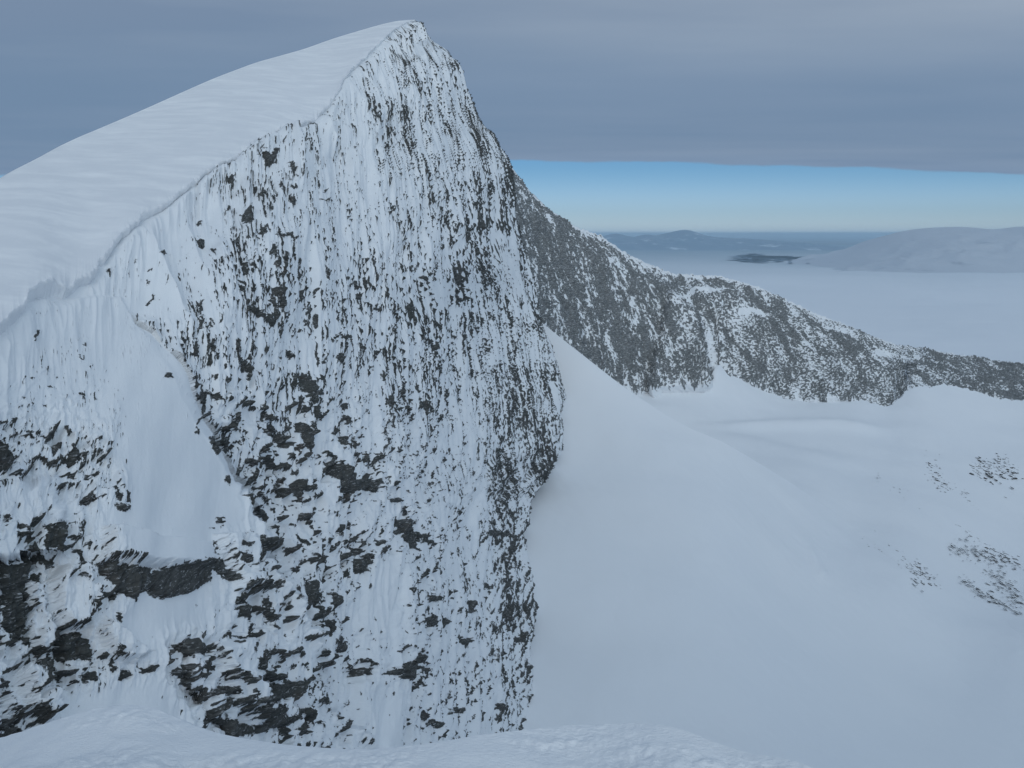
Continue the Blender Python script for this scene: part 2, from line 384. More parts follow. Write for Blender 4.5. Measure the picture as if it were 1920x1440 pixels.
# how much rock shows where (share of the surface), read off the mountain
COV = [(800,100,.25),(850,170,.5),(870,230,.45),(900,270,.6),(950,340,.75),(960,420,.55),(945,380,.6),(915,330,.25),(930,430,.12),(960,520,.15),(985,580,.35),
 (720,120,.10),(660,170,.06),(700,200,.14),(760,170,.20),(800,230,.3),(760,300,.22),(690,300,.13),(640,250,.10),(600,280,.06),(820,330,.38),(860,400,.38),(840,270,.25),(880,330,.2),
 (440,335,.22),(500,300,.2),(500,370,.35),(460,400,.3),(520,430,.3),(455,500,.42),(480,560,.45),(515,500,.40),(450,600,.35),(420,560,.08),(420,430,.06),(385,420,.04),(330,420,.02),(560,400,.06),(580,460,.14),(560,540,.22),(610,350,.15),(610,430,.15),
 (250,450,.01),(200,520,0),(150,560,0),(60,600,0),(20,640,0),(100,620,.02),(300,500,.05),(330,560,.04),(280,560,0),(370,600,.08),(390,660,.1),(350,640,.04),
 (620,520,.14),(670,540,.3),(700,600,.24),(650,640,.2),(740,520,.18),(760,600,.22),(810,560,.2),(850,620,.3),(780,450,.2),(720,430,.16),(680,380,.14),(740,360,.18),
 (440,680,.35),(400,740,.2),(430,800,.3),(480,760,.25),(520,700,.18),(560,640,.16),(580,740,.3),(540,820,.22),(500,880,.32),(480,920,.3),(620,700,.14),(600,660,.12),(650,760,.12),(620,830,.15),(600,900,.35),(560,900,.3),(530,960,.3),
 (700,700,.22),(730,760,.26),(700,800,.22),(720,860,.3),(760,880,.2),(770,800,.32),(800,780,.3),(820,850,.08),(830,790,.12),(800,910,.22),(790,840,.2),
 (220,650,0),(250,720,0),(260,800,0),(240,870,0),(300,850,0),(350,850,0),(300,950,0),(350,930,0),(400,900,0),(430,930,0),(200,960,.0),(220,1020,0),(300,1020,0),(370,1000,0),(390,1040,0),(450,1000,.03),(320,740,.01),(330,780,0),(360,820,0),(400,860,0),
 (130,680,.06),(60,720,.06),(30,760,.12),(100,740,.06),(170,720,.06),(180,780,.1),(120,790,.22),(60,810,.28),(20,840,.45),(60,860,.15),(100,900,.05),(30,910,.03),(60,950,.05),(100,850,.12),(150,860,.3),(180,900,.3),(170,960,.05),(145,950,.15),
 (20,1000,.1),(60,1010,.25),(110,1000,.6),(150,1000,.1),(160,1040,.3),(20,1030,.25),(70,1040,.4),(20,1100,.95),(20,1180,.95),(65,1100,.06),(70,1160,.03),(65,1210,.08),(120,1120,.04),(110,1160,.05),(140,1140,.1),(180,1090,.35),(200,1120,.2),(140,1220,.75),(100,1230,.3),(90,1260,.5),(170,1160,.08),(200,1180,.05),(190,1220,.06),
 (20,1250,.05),(60,1290,.08),(20,1290,.25),(20,1330,.15),(10,1370,.5),(60,1350,.25),(90,1330,.05),(150,1270,.1),(200,1240,.1),(250,1250,.1),(130,1320,0),(180,1320,0),(240,1310,0),(300,1300,0),(330,1340,0),(260,1200,.0),(250,1150,.0),(330,1150,0),(400,1120,0),(400,1170,0),(340,1200,.03),
 (350,1230,.35),(400,1230,.15),(430,1210,.15),(360,1270,.4),(400,1290,.45),(440,1260,.08),(430,1320,.12),(390,1330,.35),(450,1350,.3),(450,1170,.12),(440,1100,.10),(450,1140,.45),(450,1050,.3),(480,1120,.25),(480,1060,.12),(510,1150,.25),(480,1190,.1),(510,1220,.15),
 (500,1240,.45),(500,1300,.6),(530,1330,.5),(540,1290,.2),(560,1250,.15),(560,1330,.25),(600,1300,.35),(640,1350,.4),(580,1380,.1),(620,1240,.35),
 (560,1000,.3),(520,1040,.2),(570,1060,.35),(600,1000,.25),(640,1020,.35),(640,960,.25),(600,1110,.5),(560,1120,.45),(560,1170,.3),(620,1160,.5),(650,1100,.35),(650,1200,.5),(660,1060,.4),
 (690,980,.12),(720,960,.1),(700,1010,.25),(690,1100,0),(700,1150,0),(710,1080,0),(670,1170,.05),(680,1220,.04),(700,1250,.25),(720,1200,.05),(740,1150,.15),(750,1090,.1),(740,1200,.1),(740,1250,.4),(770,1180,.35),(770,1110,.35),
 (770,980,.3),(800,1030,.35),(770,1040,.25),(820,960,.3),(860,900,.25),(850,980,.3),(850,1040,.28),(880,1100,.4),(830,1100,.38),(820,1160,.45),(840,1200,.2),(820,1240,.05),(850,1260,.3),(880,1280,.45),(890,1180,.4),(920,1240,.5),
 (700,1300,0),(680,1350,.01),(720,1330,.02),(760,1320,.25),(800,1290,.12),(830,1310,.2),(800,1350,.2),(860,1340,.2),(900,1330,.1),(940,1320,.35),(980,1330,.6),(980,1260,.5),(940,1180,.5),(950,1120,.6),(980,1100,.6),(940,1060,.5),(960,1020,.6),(920,1010,.45),(890,1030,.4),
 (850,700,.22),(840,760,.18),(870,800,.3),(890,860,.45),(880,650,.3),(900,600,.28),(920,660,.4),(900,740,.42),(940,760,.6),(980,720,.6),(960,820,.62),(1000,800,.65),(1030,780,.65),(1040,840,.65),(1000,870,.65),(940,880,.6),(960,930,.6),(920,930,.5),(1020,700,.6),(1000,640,.45),(960,620,.3),(980,670,.5),(890,500,.2),(920,520,.22),(870,560,.25),(840,480,.3)]
cov = shepard(Xx, Yx, COV, 27)
cov0 = np.clip(cov, 0, 1)
cov = cov0 * (1 - .46 * sstep(700, 450, Yx) * sstep(900, 860, Xx)) * (.58 + .22 * sstep(560, 860, Xx) + .35 * sstep(770, 830, Yx) * sstep(640, 480, Xx))
cov = np.clip(cov * (1 + .2 * sstep(840, 960, Xx) * sstep(560, 680, Yx)), 0, .56)
cov = cov * (1 - .6 * sstep(240, 190, Xx) * sstep(800, 740, Yx))
sdx = np.concatenate([sd, np.repeat(sd[:, -1:], NB, 1)], 1)
hi = sstep(560, 700, Yx) * sstep(1010, 960, Yx)
cov = np.where((sdx > 0) & (sdx < 60), cov * (1 - hi), cov)
cov = cov * (1 - .3 * sstep(780, 860, Xx) * sstep(620, 480, Yx))
cov = np.where((sdx <= 0) & (sdx > -70), np.maximum(cov, (.16 + .25 * np.exp(sdx / 9)) * hi), cov)
# distinct outcrops, outlined in tiles (offset x, offset y, zoom, polygons)
OUT = [
(0,400,4,"1480,10,1520,5,1515,50;1455,220,1535,195,1530,235,1495,275;1165,335,1200,325,1235,275,1242,305,1200,362;815,400,850,400,855,440,845,460;1330,480,1345,440,1355,520,1335,520;1115,640,1165,590,1160,620,1125,650;1595,650,1615,585,1600,680;1445,800,1460,740,1490,680,1480,760,1455,800;1440,820,1455,820,1465,915,1440,920;1505,840,1515,840,1530,920,1515,920;1385,1040,1420,1025,1425,1080,1410,1145,1380,1105;268,940,270,900,315,835,325,885;590,1045,620,1045,640,1080;635,960,655,955,655,985;1210,1250,1240,1215,1280,1235,1260,1255;605,1285,660,1335,655,1350,625,1325;735,1310,745,1315,738,1370,728,1350;370,1275,430,1260,428,1290;685,1140,705,1100,700,1135;255,1210,285,1215,270,1232;185,1365,225,1365,215,1375;205,1190,220,1195,205,1260;445,1190,470,1195,465,1205;350,1415,368,1410,365,1435;1010,350,1025,350,1022,368;1115,430,1130,425,1125,445;1115,490,1130,485,1118,515"),
(350,200,4,"500,440,515,375,530,370,515,420;530,390,575,405,615,405,640,365,655,405,640,430,635,470,585,490,570,460,535,430;690,320,705,300,700,340;290,545,355,510,360,560,345,620,325,580;725,500,760,480,775,520,775,585,745,545;520,670,575,625,572,695,535,695;668,620,700,640,728,710,700,690,680,660;760,620,790,640,785,665,765,655;745,720,785,690,795,740,785,775;630,720,655,680,650,730,640,790;583,755,625,790,615,830;300,745,320,710,345,745,325,745,300,770;410,795,480,775,485,860,460,920,435,880;350,870,370,875,362,900;1020,640,1055,610,1045,650,1020,660;985,700,1030,720,1088,672,1045,735,1000,720;515,900,525,950,580,915,575,975,530,980,515,930;635,985,700,990,735,975,730,995,690,1005,640,1010;750,975,770,985,765,1030,750,1010;55,1020,100,995,135,990,130,1040,95,1075;365,985,410,980,435,1060,430,1110,400,1110,420,1060,400,1000,385,1010,385,1100,368,1090;450,990,470,1000,455,1030;505,1070,515,1190,498,1190;600,1060,625,1090,655,1180,655,1240,630,1220,635,1150,610,1110,590,1180;395,1150,430,1210,440,1285,415,1285,395,1200;440,1200,465,1165,500,1245,470,1230;330,1320,410,1375,405,1410,360,1370;815,1140,830,1180,855,1290,850,1340,825,1290;745,1240,785,1280,785,1320,760,1290;985,1200,1000,1250,1015,1310,990,1300;1250,1245,1270,1260,1265,1300,1250,1290;1265,1310,1295,1310,1300,1370,1270,1370;1210,1340,1235,1340,1225,1430;1280,1380,1330,1400,1310,1440,1270,1440;1760,1280,1785,1270,1808,1290,1785,1312,1770,1300;520,1350,580,1370,550,1400,520,1395;625,1380,660,1350,690,1420,670,1440,620,1420;850,1370,880,1375,900,1440,865,1440;1640,780,1665,830,1670,930,1645,870;1760,350,1780,360,1770,390,1745,380;1780,0,1800,0,1800,50,1785,20"),
(350,560,4,"380,50,415,40,425,80,400,140,385,90;445,90,480,80,555,140,560,190,520,170;570,130,610,125,655,230,610,225,570,190;670,190,710,230,718,290,705,310,690,280;425,245,450,245,455,310,435,325;440,75,500,20,530,10,480,60;590,10,620,30,645,60,620,65,600,40;655,0,690,0,675,60,650,100;1060,300,1110,290,1100,315,1070,315;1130,315,1200,285,1205,310,1150,330;1410,45,1440,45,1435,75,1410,80;1680,30,1715,50,1722,105,1690,85;785,385,810,378,838,425,810,435,785,410;705,420,735,430,720,455;970,490,1020,460,1015,490,980,500;1090,430,1140,420,1155,480,1130,500,1100,480;365,500,400,480,395,560,370,560;415,470,435,470,445,560,460,640,430,645,400,560;850,545,885,540,890,570,860,580;885,560,920,555,945,640,955,700,950,780,920,800,905,740,885,640;925,810,970,810,995,910,955,930,930,890;955,580,990,585,1005,620,1030,660,1000,640,965,620;965,710,1000,690,998,735,965,740;85,705,115,710,145,770,180,800,150,790,100,745;1165,790,1200,785,1205,830,1170,835;1170,875,1200,870,1225,940,1185,935;295,865,335,860,350,930,345,1000,320,1000,295,920;520,800,560,820,570,940,550,920;620,860,632,850,635,880,620,940;555,955,610,985,612,1025,580,1005;500,880,512,900,498,970;75,900,125,865,130,890,90,910,75,960,60,950;835,940,870,920,900,980,925,1060,920,1150,860,1120,845,1030;900,940,940,945,930,1040,910,1000;670,980,760,1020,805,1080,790,1110,745,1095,700,1020;800,1110,850,1100,840,1140,800,1145;1070,1000,1145,960,1150,1000,1090,1020;1130,1035,1180,1040,1195,1100,1220,1150,1180,1130,1150,1090;1200,1010,1240,1070,1270,1085,1280,1125,1230,1110;1020,1150,1070,1150,1110,1180,1090,1200,1030,1190;1320,1160,1345,1165,1380,1220,1345,1235;950,1160,1000,1190,1000,1205,965,1190;1020,1235,1120,1250,1220,1290,1230,1320,1270,1345,1310,1400,1350,1440,1180,1440,1120,1370,1060,1300;1300,1370,1340,1300,1420,1360,1415,1420,1330,1440;285,1350,310,1320,335,1400,300,1385;800,1380,840,1350,870,1400,870,1440,815,1440;510,1340,540,1310,525,1360;470,1380,490,1370,498,1440,470,1440;690,1380,710,1360,700,1430;155,1030,190,1070,240,1150,225,1180,175,1130;890,0,905,20,940,130,935,200,915,190,925,120;1295,40,1325,60,1310,130,1290,90;1475,735,1500,770,1470,840,1465,800"),
(0,720,4,"0,400,50,395,100,500,110,600,40,625,0,600;45,265,75,262,75,320,55,315;90,310,115,235,155,240,120,290,100,330;90,660,140,650,145,725;0,690,60,700,0,710;185,360,215,365,250,410,215,400;225,330,250,330,260,390;280,380,330,395,360,440,320,420;265,460,310,485,280,480;400,440,485,440,440,490,400,540;485,555,545,480,605,430,610,540,570,590,500,580;615,510,655,510,655,570,620,585;685,520,718,510,720,550;430,590,470,640,460,600;470,660,540,640,575,640,575,690,520,680;640,640,680,680,760,640,740,670,700,700,665,700;475,740,520,720,490,795;595,890,640,820,700,800,720,850,790,830,780,850,700,870,640,910,600,900;580,820,595,800,595,870;775,770,822,770,810,785;835,785,880,795,915,850,900,890,870,870;930,820,970,810,975,900,950,890;862,900,950,910,985,905,975,940,890,962,870,940;1630,1000,1680,995,1675,1055,1630,1030;1575,1070,1620,1065,1615,1085;1480,60,1520,80,1580,160,1540,150,1490,90;1470,250,1520,225,1535,250,1490,270,1475,300;1455,320,1480,350,1470,390,1460,370;1815,840,1850,830,1890,880,1910,950,1870,910;1690,680,1720,680,1735,740,1700,730;1600,1310,1650,1320,1680,1440,1620,1440,1590,1380;1600,1170,1615,1170,1620,1290,1608,1250;1700,1230,1780,1230,1800,1250,1740,1275;1690,1300,1750,1300,1720,1350;350,1040,520,1030,525,1130,515,1280,440,1220,350,1230,345,1130;100,1040,150,1050,240,1120,180,1115;90,1110,150,1120,160,1145,120,1145;590,1080,640,1050,640,1090,620,1145,595,1110;520,1150,600,1120,570,1165;40,990,75,1010,75,1035;600,1260,660,1290,690,1350,640,1320;0,1350,60,1340,170,1350,180,1300,250,1290,250,1360,200,1440,0,1440;260,1230,330,1230,330,1290,260,1300"),
(0,1000,3.6,"0,210,160,205,215,200,180,290,185,400,180,560,190,790,150,740,110,700,0,640;235,110,300,100,300,150,240,160;235,260,300,255,290,330,230,345;320,0,465,0,465,150,400,90,320,110;520,95,560,110,650,260,620,250,560,190;655,210,950,230,960,390,945,460,880,440,770,370,680,260;1020,320,1060,235,1380,200,1425,250,1415,330,1330,380,1220,420,1100,440,1045,430,1015,360;940,222,1040,234,1050,330,1010,370,945,410;1430,170,1480,180,1530,280,1545,345,1480,310,1440,250;390,690,510,665,600,700,630,760,630,870,560,830,480,865,420,850;565,490,650,460,640,520,610,555;730,405,780,405,785,450,740,445;775,540,810,550,812,610;245,870,290,850,410,850,410,920,340,945;400,960,430,900,455,985,410,990;535,960,600,925,650,930,648,1000,600,1010,540,1000;490,1000,530,1000,530,1022,500,1022;640,900,720,900,700,915;725,850,780,920,745,960;790,930,890,920,895,950,800,1000;920,850,965,915,1045,880,1040,920,960,952;1150,750,1220,760,1330,760,1400,770,1400,800,1280,830,1220,850,1180,820;1500,715,1560,720,1655,750,1640,775,1560,745;1225,890,1290,885,1310,1030,1270,1000;1320,870,1400,870,1410,930,1350,960;1235,950,1310,1030,1290,1040;1365,1070,1510,1050,1510,1080,1380,1120;1390,1140,1480,1120,1480,1140,1400,1160;1510,1150,1610,1105,1560,1160,1520,1175;1380,1180,1420,1220,1650,1310,1660,1360,1510,1330;0,1230,100,1280,145,1340,140,1370,0,1390;0,960,90,1020,60,1040,0,1050;310,930,325,950,320,1035;1530,90,1620,90,1600,130,1550,130;1530,170,1600,180,1590,240,1540,210;1640,200,1680,210,1660,250;1570,250,1630,240,1620,280;1545,450,1610,445,1620,490,1560,490;1560,510,1650,500,1720,530,1660,605,1590,580;1625,655,1660,655,1645,680;1650,800,1760,800,1720,900,1690,960,1650,880;1665,1300,1730,1290,1740,1350,1670,1355"),
(480,900,4,"0,210,60,210,90,240,80,280,30,270;600,90,700,110,800,70,900,100,900,0,600,0;945,145,1000,140,1035,160,1000,185,950,175;1015,215,1065,195,1040,225;975,300,1050,295,1140,370,1160,540,1120,520,1050,460,1010,390;1145,385,1240,430,1230,470,1150,450;1160,460,1300,480,1280,515;1330,470,1370,470,1385,555,1345,530;1110,290,1160,310,1120,320;295,0,350,0,350,120,330,180,300,160;600,330,640,330,620,420,595,380;665,310,720,310,715,350,675,345;425,480,480,480,510,600,490,650,450,580;115,340,150,350,140,430,110,410;765,510,820,520,815,560,765,550;890,450,925,465,915,495,885,490;750,580,860,560,860,600,840,690,770,690;245,820,330,800,380,890,385,970,290,960,250,870;310,975,480,980,500,1010,420,1060,380,1070;415,1080,500,1070,450,1120;520,1040,595,1040,590,1120,550,1180;555,830,660,880,640,920,560,990;620,1200,700,1150,695,1280,640,1270;630,1290,695,1300,660,1320;0,900,40,900,60,1080,20,1000;40,775,90,780,120,830,40,850;185,680,230,710,210,725;1210,870,1360,890,1340,910,1230,940;1680,770,1760,790,1730,820,1690,810;1570,900,1620,910,1610,1010,1580,1000;1210,1030,1310,1020,1310,1100,1230,1110;1330,1030,1440,1040,1430,1090,1380,1120;1060,840,1110,800,1100,860,1060,880;1670,400,1770,390,1770,420,1690,430;1310,670,1380,680,1360,720"),
(400,1080,3,"235,620,440,600,450,680,330,700,240,760,220,720;230,770,350,740,350,800,420,820,440,740,490,760,400,840,240,880;410,870,510,800,530,880,440,910;20,815,90,850,180,850,180,895,60,880;185,840,230,830,245,880,190,890;0,620,60,640,50,680,0,700;0,720,60,720,40,740,0,745;60,720,140,685,90,735;170,430,300,430,240,500,240,560,200,540;220,600,340,480,320,520,240,590;800,520,860,520,850,565,800,560;885,560,970,530,970,570;980,510,1070,480,1060,560,1040,610,980,590;1080,440,1175,440,1170,490,1080,495;1075,520,1150,515,1140,540,1075,540;1155,515,1195,515,1195,570;1330,740,1380,740,1370,785;1180,830,1250,830,1220,870;1245,780,1270,790,1265,820;1550,720,1610,730,1600,780;1690,340,1730,340,1725,380,1690,370;1350,350,1450,350,1400,410;1500,50,1560,60,1540,80,1500,75;1510,120,1560,130,1540,150;1080,790,1090,720,1100,760;1010,850,1040,840,1030,870"),
]
out = np.full(Xx.shape, -99.0)
_, jc1 = worley(Xx / 7, Yx / 5, 301); _, jc2 = worley(Xx / 12 + .2, Yx / 8, 351)
jx = 5.5 * (jc1 - .5) + 1.6 * fbm(Xx / 7, Yx / 7, 303, 3); jy = 5.5 * (jc2 - .5) + 1.6 * fbm(Xx / 7, Yx / 7, 353, 3)
for ox, oy, zf, txt in OUT:
    for ptxt in txt.split(';'):
        v = np.array([float(a) for a in ptxt.split(',')]).reshape(-1, 2) / zf + (ox, oy)
        x0, y0 = v.min(0) - 10; x1, y1 = v.max(0) + 10
        ii = np.where((Xx > x0) & (Xx < x1) & (Yx > y0) & (Yx < y1))
        if len(ii[0]) == 0: continue
        out[ii] = np.maximum(out[ii], poly_sdf(Xx[ii] + jx[ii], Yx[ii] + jy[ii], v))
outc = np.clip(out / 3.0, -1.3, 1.6)

# ---- surface detail in metres along (U) and down (V) the face
colstep = np.interp(np.arange(NC), [0, NS_ * .35, NS_, NC], [.25, .33, .52, .52])
wsh = wig[:, :1] * S ** 4; wsh = np.concatenate([wsh, np.repeat(wsh[:, -1:], NB, 1)], 1)
Uq = np.cumsum(colstep)[None] + colstep[None] / .97 * wsh; Vq = (Yx - 30) * (.135 + .03 * sstep(900, 300, Xx))
wu = Uq + 1.3 * fbm(Uq / 16, V / 26, 11, 3) + .22 * fbm(Uq / 2.5, V / 5, 13, 2); wv = Vq + 2.5 * fbm(U / 17, V / 17, 12, 3)
brk = sstep(800, 930, Xx) * sstep(480, 720, Yx)
streak = (1 - .45 * brk) * (1.0 * (1 - 3 * np.abs(pn(wu / 1.5, wv / 13, 21))) + .8 * (1 - 3 * np.abs(pn(wu / .8, wv / 6, 24)))) + (.6 + .5 * brk) * fbm(wu / .6, wv / (2.6 - 1.2 * brk), 22, 3, .6)
coarse = .8 * fbm(wu / 8, wv / 15, 23, 3) + .8 * fbm(wu / 26, wv / 40, 26, 2)
blocky = sstep(640, 1080, Yx - .2 * (500 - Xx).clip(0) + .15 * (500 - Xx).clip(0))       # lower part: bedded, blocky
wd, wc = worley(wu / 2.4 + .3 * fbm(wu / 2, wv / 2, 33, 2), wv / 2.6 + .25 * wu / 2.4, 41)
wd2, wc2 = worley(wu / 1.1, wv / 1.2 + .3 * wu, 43)
blk = (wc - .5) * 2.0 + (wc2 - .5) * 1.0
iso = fbm(wu / .9, wv / 1.3, 51, 4)
zb = Z + .18 * Bx[..., 1] * .3 + 1.2 * fbm(U / 8, V / 8, 61, 3)
led = np.abs(((zb / 2.3) % 1.0) - .5) * 4 - 1           # ledges follow the bedding
nf = (1 - .45 * blocky) * streak + .5 * coarse + blocky * (.45 * blk + .4 * led) + .3 * iso
nf = ranknorm(nf)
def below(a, r, c=0):
    b = np.roll(a, (-r, -c), (0, 1)); b[-r:] = a[-r:]; return b
_, hb1 = worley(wu / 6.5 + .35 * fbm(wu / 5, wv / 5, 44, 2), wv / 4.6 + .22 * wu / 6.5, 45)
_, hb2 = worley(wu / 2.4 + .3 * fbm(wu / 2, wv / 2, 46, 2), wv / 1.9 + .3 * wu / 2.4, 47)
_, hb3 = worley(wu / 1.5 + .3 * fbm(wu / 1.2, wv / 1.2, 48, 2), wv / .85 + .2 * wu / 1.5, 49)
rt = sstep(520, 760, Xx)
hb1 = blur(hb1, 1) * (1 - .55 * rt) + .55 * .5 * rt; hb2 = blur(hb2, 1)
gate = (1 - .65 * sstep(740, 900, Xx)) * sstep(.03, .16, cov0) * sstep(600, 860, Yx + .35 * (520 - Xx).clip(0))
und = 1.8 * (hb1 - below(hb1, 9)).clip(0) + 1.0 * (hb2 - below(hb2, 5)).clip(0) * (1 - .5 * rt) + .9 * (hb3 - below(hb3, 3)).clip(0) * (.35 + .65 * rt) + .7 * (hb1 - below(hb1, 2, 4)).clip(0)
nf = nf * (1 - .35 * gate) + gate * (2.8 * und - .5)
bulge = 0
for amp, pl in ((2.2, (320,330,420,200,560,200,650,420,640,520,560,640,400,680,330,500)), (1.6, (640,640,720,560,1020,800,900,880,740,860)), (1.8, (1440,0,1740,0,1760,420,1540,430)),
                (2.0, (1380,760,1640,740,1720,1120,1700,1300,1500,1180)), (1.8, (0,1040,140,1200,120,1280,0,1230)), (1.8, (100,900,310,920,400,1200,300,1310,150,1200)), (1.5, (180,300,300,320,330,520,380,700,250,860,190,800)), (1.8, (650,222,1000,232,1430,262,1400,60,700,-60))):
    v = np.array(pl, float).reshape(-1, 2) / 3.6 + (0, 1000)
    bulge = bulge + .8 * amp * sstep(-2, 13, poly_sdf(Xx + 2 * jx * .5, Yx + jy * .5, v))
nf = nf + np.clip(1.6 * (bulge - below(bulge, 10)), 0, 2.2) + np.clip(.8 * (bulge - below(bulge, 2, 8)), 0, .8)
E = nf + ppf(cov) - .1
E = np.maximum(E * np.where(cov > .01, 1, 1), outc * 1.2 + .35 * iso + .25 * led * blocky)
E = np.where(out > 1.5, np.maximum(E, .5 + .45 * iso + .5 * (hb3 - .5) - 1.1 * sstep(.82, .95, np.sin(Yx / 2.1 + 2.2 * fbm(Xx / 22, Yx / 9, 361, 2))) * (fbm(Xx / 14, Yx / 5, 362, 2) > .1)), E)
E = np.clip(E, -3, 3)
dist_k = np.clip(DD / 220, .5, 1.6)
# ---- displacement: broad snow ribs and flutes, plus the rock standing out of the snow
nearTop = np.exp(-((V) / 26.0) ** 2) * sstep(1.0, 7.0, V)
smooth_zone = sstep(.06, .0, cov)
big = 3.0 * fbm(U / 34, V / 60, 71, 3) + (.8 * ridged(wu / 9.5, wv / 55, 72, 2) + .28 * ridged(wu / 4.2, wv / 26, 73, 2)) * (1 - .95 * smooth_zone)
big = big * (1 - .6 * sstep(0, 12, np.concatenate([sd, np.repeat(sd[:, -1:], NB, 1)], 1)) )
smooth_zone = sstep(.06, .0, cov)
flute = np.clip(DD / 240, .3, 1) * nearTop * (2.1 * ridged(wu / 9, wv / 40, 74, 2) + .25 * ridged(wu / 4.5, wv / 30, 75, 2)) * (.45 + .75 * sstep(-.4, .8, fbm(wu / 30, wv / 60, 76, 2)))
stepd = gate * dist_k * (2.1 * (hb1 - .5) + .6 * (hb2 - .5))
stepd = stepd + bulge
rockh = stepd + (np.log1p(np.exp(E * 2.2)) / 2.2) * .45 * dist_k 
snowh = .22 * fbm(wu / 3.5, wv / 6, 81, 3) * (1 - .92 * smooth_zone) + .10 * np.clip(-E, 0, 1.5) * (1 - smooth_zone)
undercut = -1.6 * np.exp(-(V / 4.0) ** 2) * (S.max() > 0) * sstep(1.0, .75, np.concatenate([S + T * 0, np.ones((NT_, NB))], 1))
edgefade = np.concatenate([np.ones((NT_, NS_)), np.linspace(1, .3, NB)[None] * np.ones((NT_, 1))], 1)
topfade = sstep(0, 5.0, V)
spin = 0
for pts, amp, wid in (([(270,430),(300,500),(330,570),(350,640)], 2.2, 16), ([(352,420),(372,500),(395,560)], 1.6, 12), ([(545,238),(552,300),(560,370)], 2.6, 8), ([(455,300),(462,360),(468,410)], 2.0, 11),
                      ([(592,208),(608,235),(626,262),(630,290)], 2.6, 8), ([(410,450),(418,520),(425,600)], 1.2, 12), ([(680,140),(700,180),(715,230)], 2.0, 12), ([(655,165),(672,190),(690,215)], 2.2, 12)):
    a = np.array(pts, float); q = np.full(Xx.shape, 1e9); tt = np.zeros(Xx.shape)
    for i in range(len(a) - 1):
        e = a[i+1] - a[i]; t = np.clip(((Xx - a[i,0]) * e[0] + (Yx - a[i,1]) * e[1]) / (e @ e), 0, 1)
        dq = np.hypot(Xx - a[i,0] - e[0]*t, Yx - a[i,1] - e[1]*t); n_ = dq < q
        q = np.where(n_, dq, q); tt = np.where(n_, (i + t) / (len(a) - 1), tt)
    spin = spin + amp * np.exp(-q / wid) * np.sin(np.pi * np.clip(tt * .85 + .15, 0, 1)) ** .7
H = (big * topfade + flute * topfade + spin * topfade + (rockh + snowh) * (.3 + .7 * topfade)) * edgefade + undercut
PF = Bx + Nn * H[..., None]
face = grid_mesh('rock_face', PF, M_face, mountain, {'expose': E})

# ---- snow slope behind the crest
SKY_L = [(-160,425,150),(-60,372,170),(0,337,190),(40,312,205),(85,290,220),(135,262,240),(200,235,262),(270,205,290),(330,178,312),(400,147,345),(480,117,382),(570,92,425),(625,72,450),(675,57,470),(720,44,490),(750,38,500),(765,37,503),(778,37,506)]
n_u, n_v = 900, 260
eu = np.linspace(0, 1, n_u)
E0 = poly(EDGE, t=eu, s=(e_px[:, 0] + 160) / 938)
ef_ = sstep(0, .1, eu) * sstep(1, .9, eu)
E0[:, 1] += (4.0 * fbm(eu * 34, eu * 0, 98, 2) + 2.2 * ridged(eu * 95, eu * 0, 99, 3) + 1.0 * fbm(eu * 260, eu * 0, 100, 2)) * ef_
s_px = np.array(SKY_L); K0 = poly(SKY_L, t=eu, s=(s_px[:, 0] + 160) / 938)
we = F.inv(E0[:, 0], E0[:, 1]); wk = blur(1 / K0[:, 2][None], 28)[0]
we = blur(we[None], 10)[0]; K0[:, 1] = blur(K0[:, 1][None], 7)[0]
vv = np.linspace(0, 1, n_v)[:, None]
def bl1(a, k): return np.interp(np.arange(len(a)), np.arange(-200, len(a) + 200), np.convolve(np.pad(a, 200 + 3 * k, mode='reflect', reflect_type='odd'), np.hanning(6 * k + 3)[1:-1] / np.hanning(6 * k + 3)[1:-1].sum(), 'valid'))
Es = np.stack([bl1(E0[:, 0], 26), bl1(E0[:, 1], 26)], -1); Ks = np.stack([bl1(K0[:, 0], 16), bl1(K0[:, 1], 8)], -1)
wE = bl1(F.inv(Es[:, 0], Es[:, 1]), 26); wK = bl1(1 / K0[:, 2], 40)
dec = np.exp(-vv * 22)
sx = Es[None, :, 0] * (1 - vv) + Ks[None, :, 0] * vv + (E0[:, 0] - Es[:, 0])[None] * dec
sy = Es[None, :, 1] * (1 - vv) + Ks[None, :, 1] * vv + (E0[:, 1] - Es[:, 1])[None] * dec
sw = wE[None] * (1 - vv) + wK[None] * vv + (we - wE)[None] * dec
PS = at(sx, sy, 1 / sw)
# scalloped lip: shift the rim outward a little, then curl under
along = arc(PS[0])
scal = 1.3 * fbm(along / 13, along * 0 + .3, 91, 2) + .6 * ridged(along / 5, along * 0, 92, 3) + .25 * fbm(along / 1.3, along * 0, 94, 3)
lipk = np.interp(E0[:, 0], [-160, 60, 160, 420, 560, 640, 778], [.5, 1.0, 1.6, 1.5, 1.6, 1.6, .5])
outd = np.array([.93, -.25, 0.0]); outd /= np.linalg.norm(outd)
scf = np.exp(-np.arange(n_v) / 5.0)[:, None, None]
PS = PS + scf * outd * (scal * lipk * .45)[None, :, None]
wind = .11 * fbm(PS[..., 0] / 9 + PS[..., 1] / 40, PS[..., 1] / 14, 95, 5) + .45 * fbm(PS[..., 0] / 30, PS[..., 1] / 60, 96, 2)
wind *= sstep(0, .06, vv) * sstep(1.02, .9, vv)
PS[..., 2] += wind
back = []
for k in range(1, 26):                                    # far side rolls over and falls away
    back.append(PS[-1] + np.array([-.55, .35, 0]) * (k * 6.0) + np.array([0, 0, -1]) * (.06 * (k * 6.0) ** 1.5))
PSb = np.concatenate([PS, np.array(back)], 0)
slope = grid_mesh('snow_slope', PSb, M_snow_slope, mountain, flip=True)
lip = []
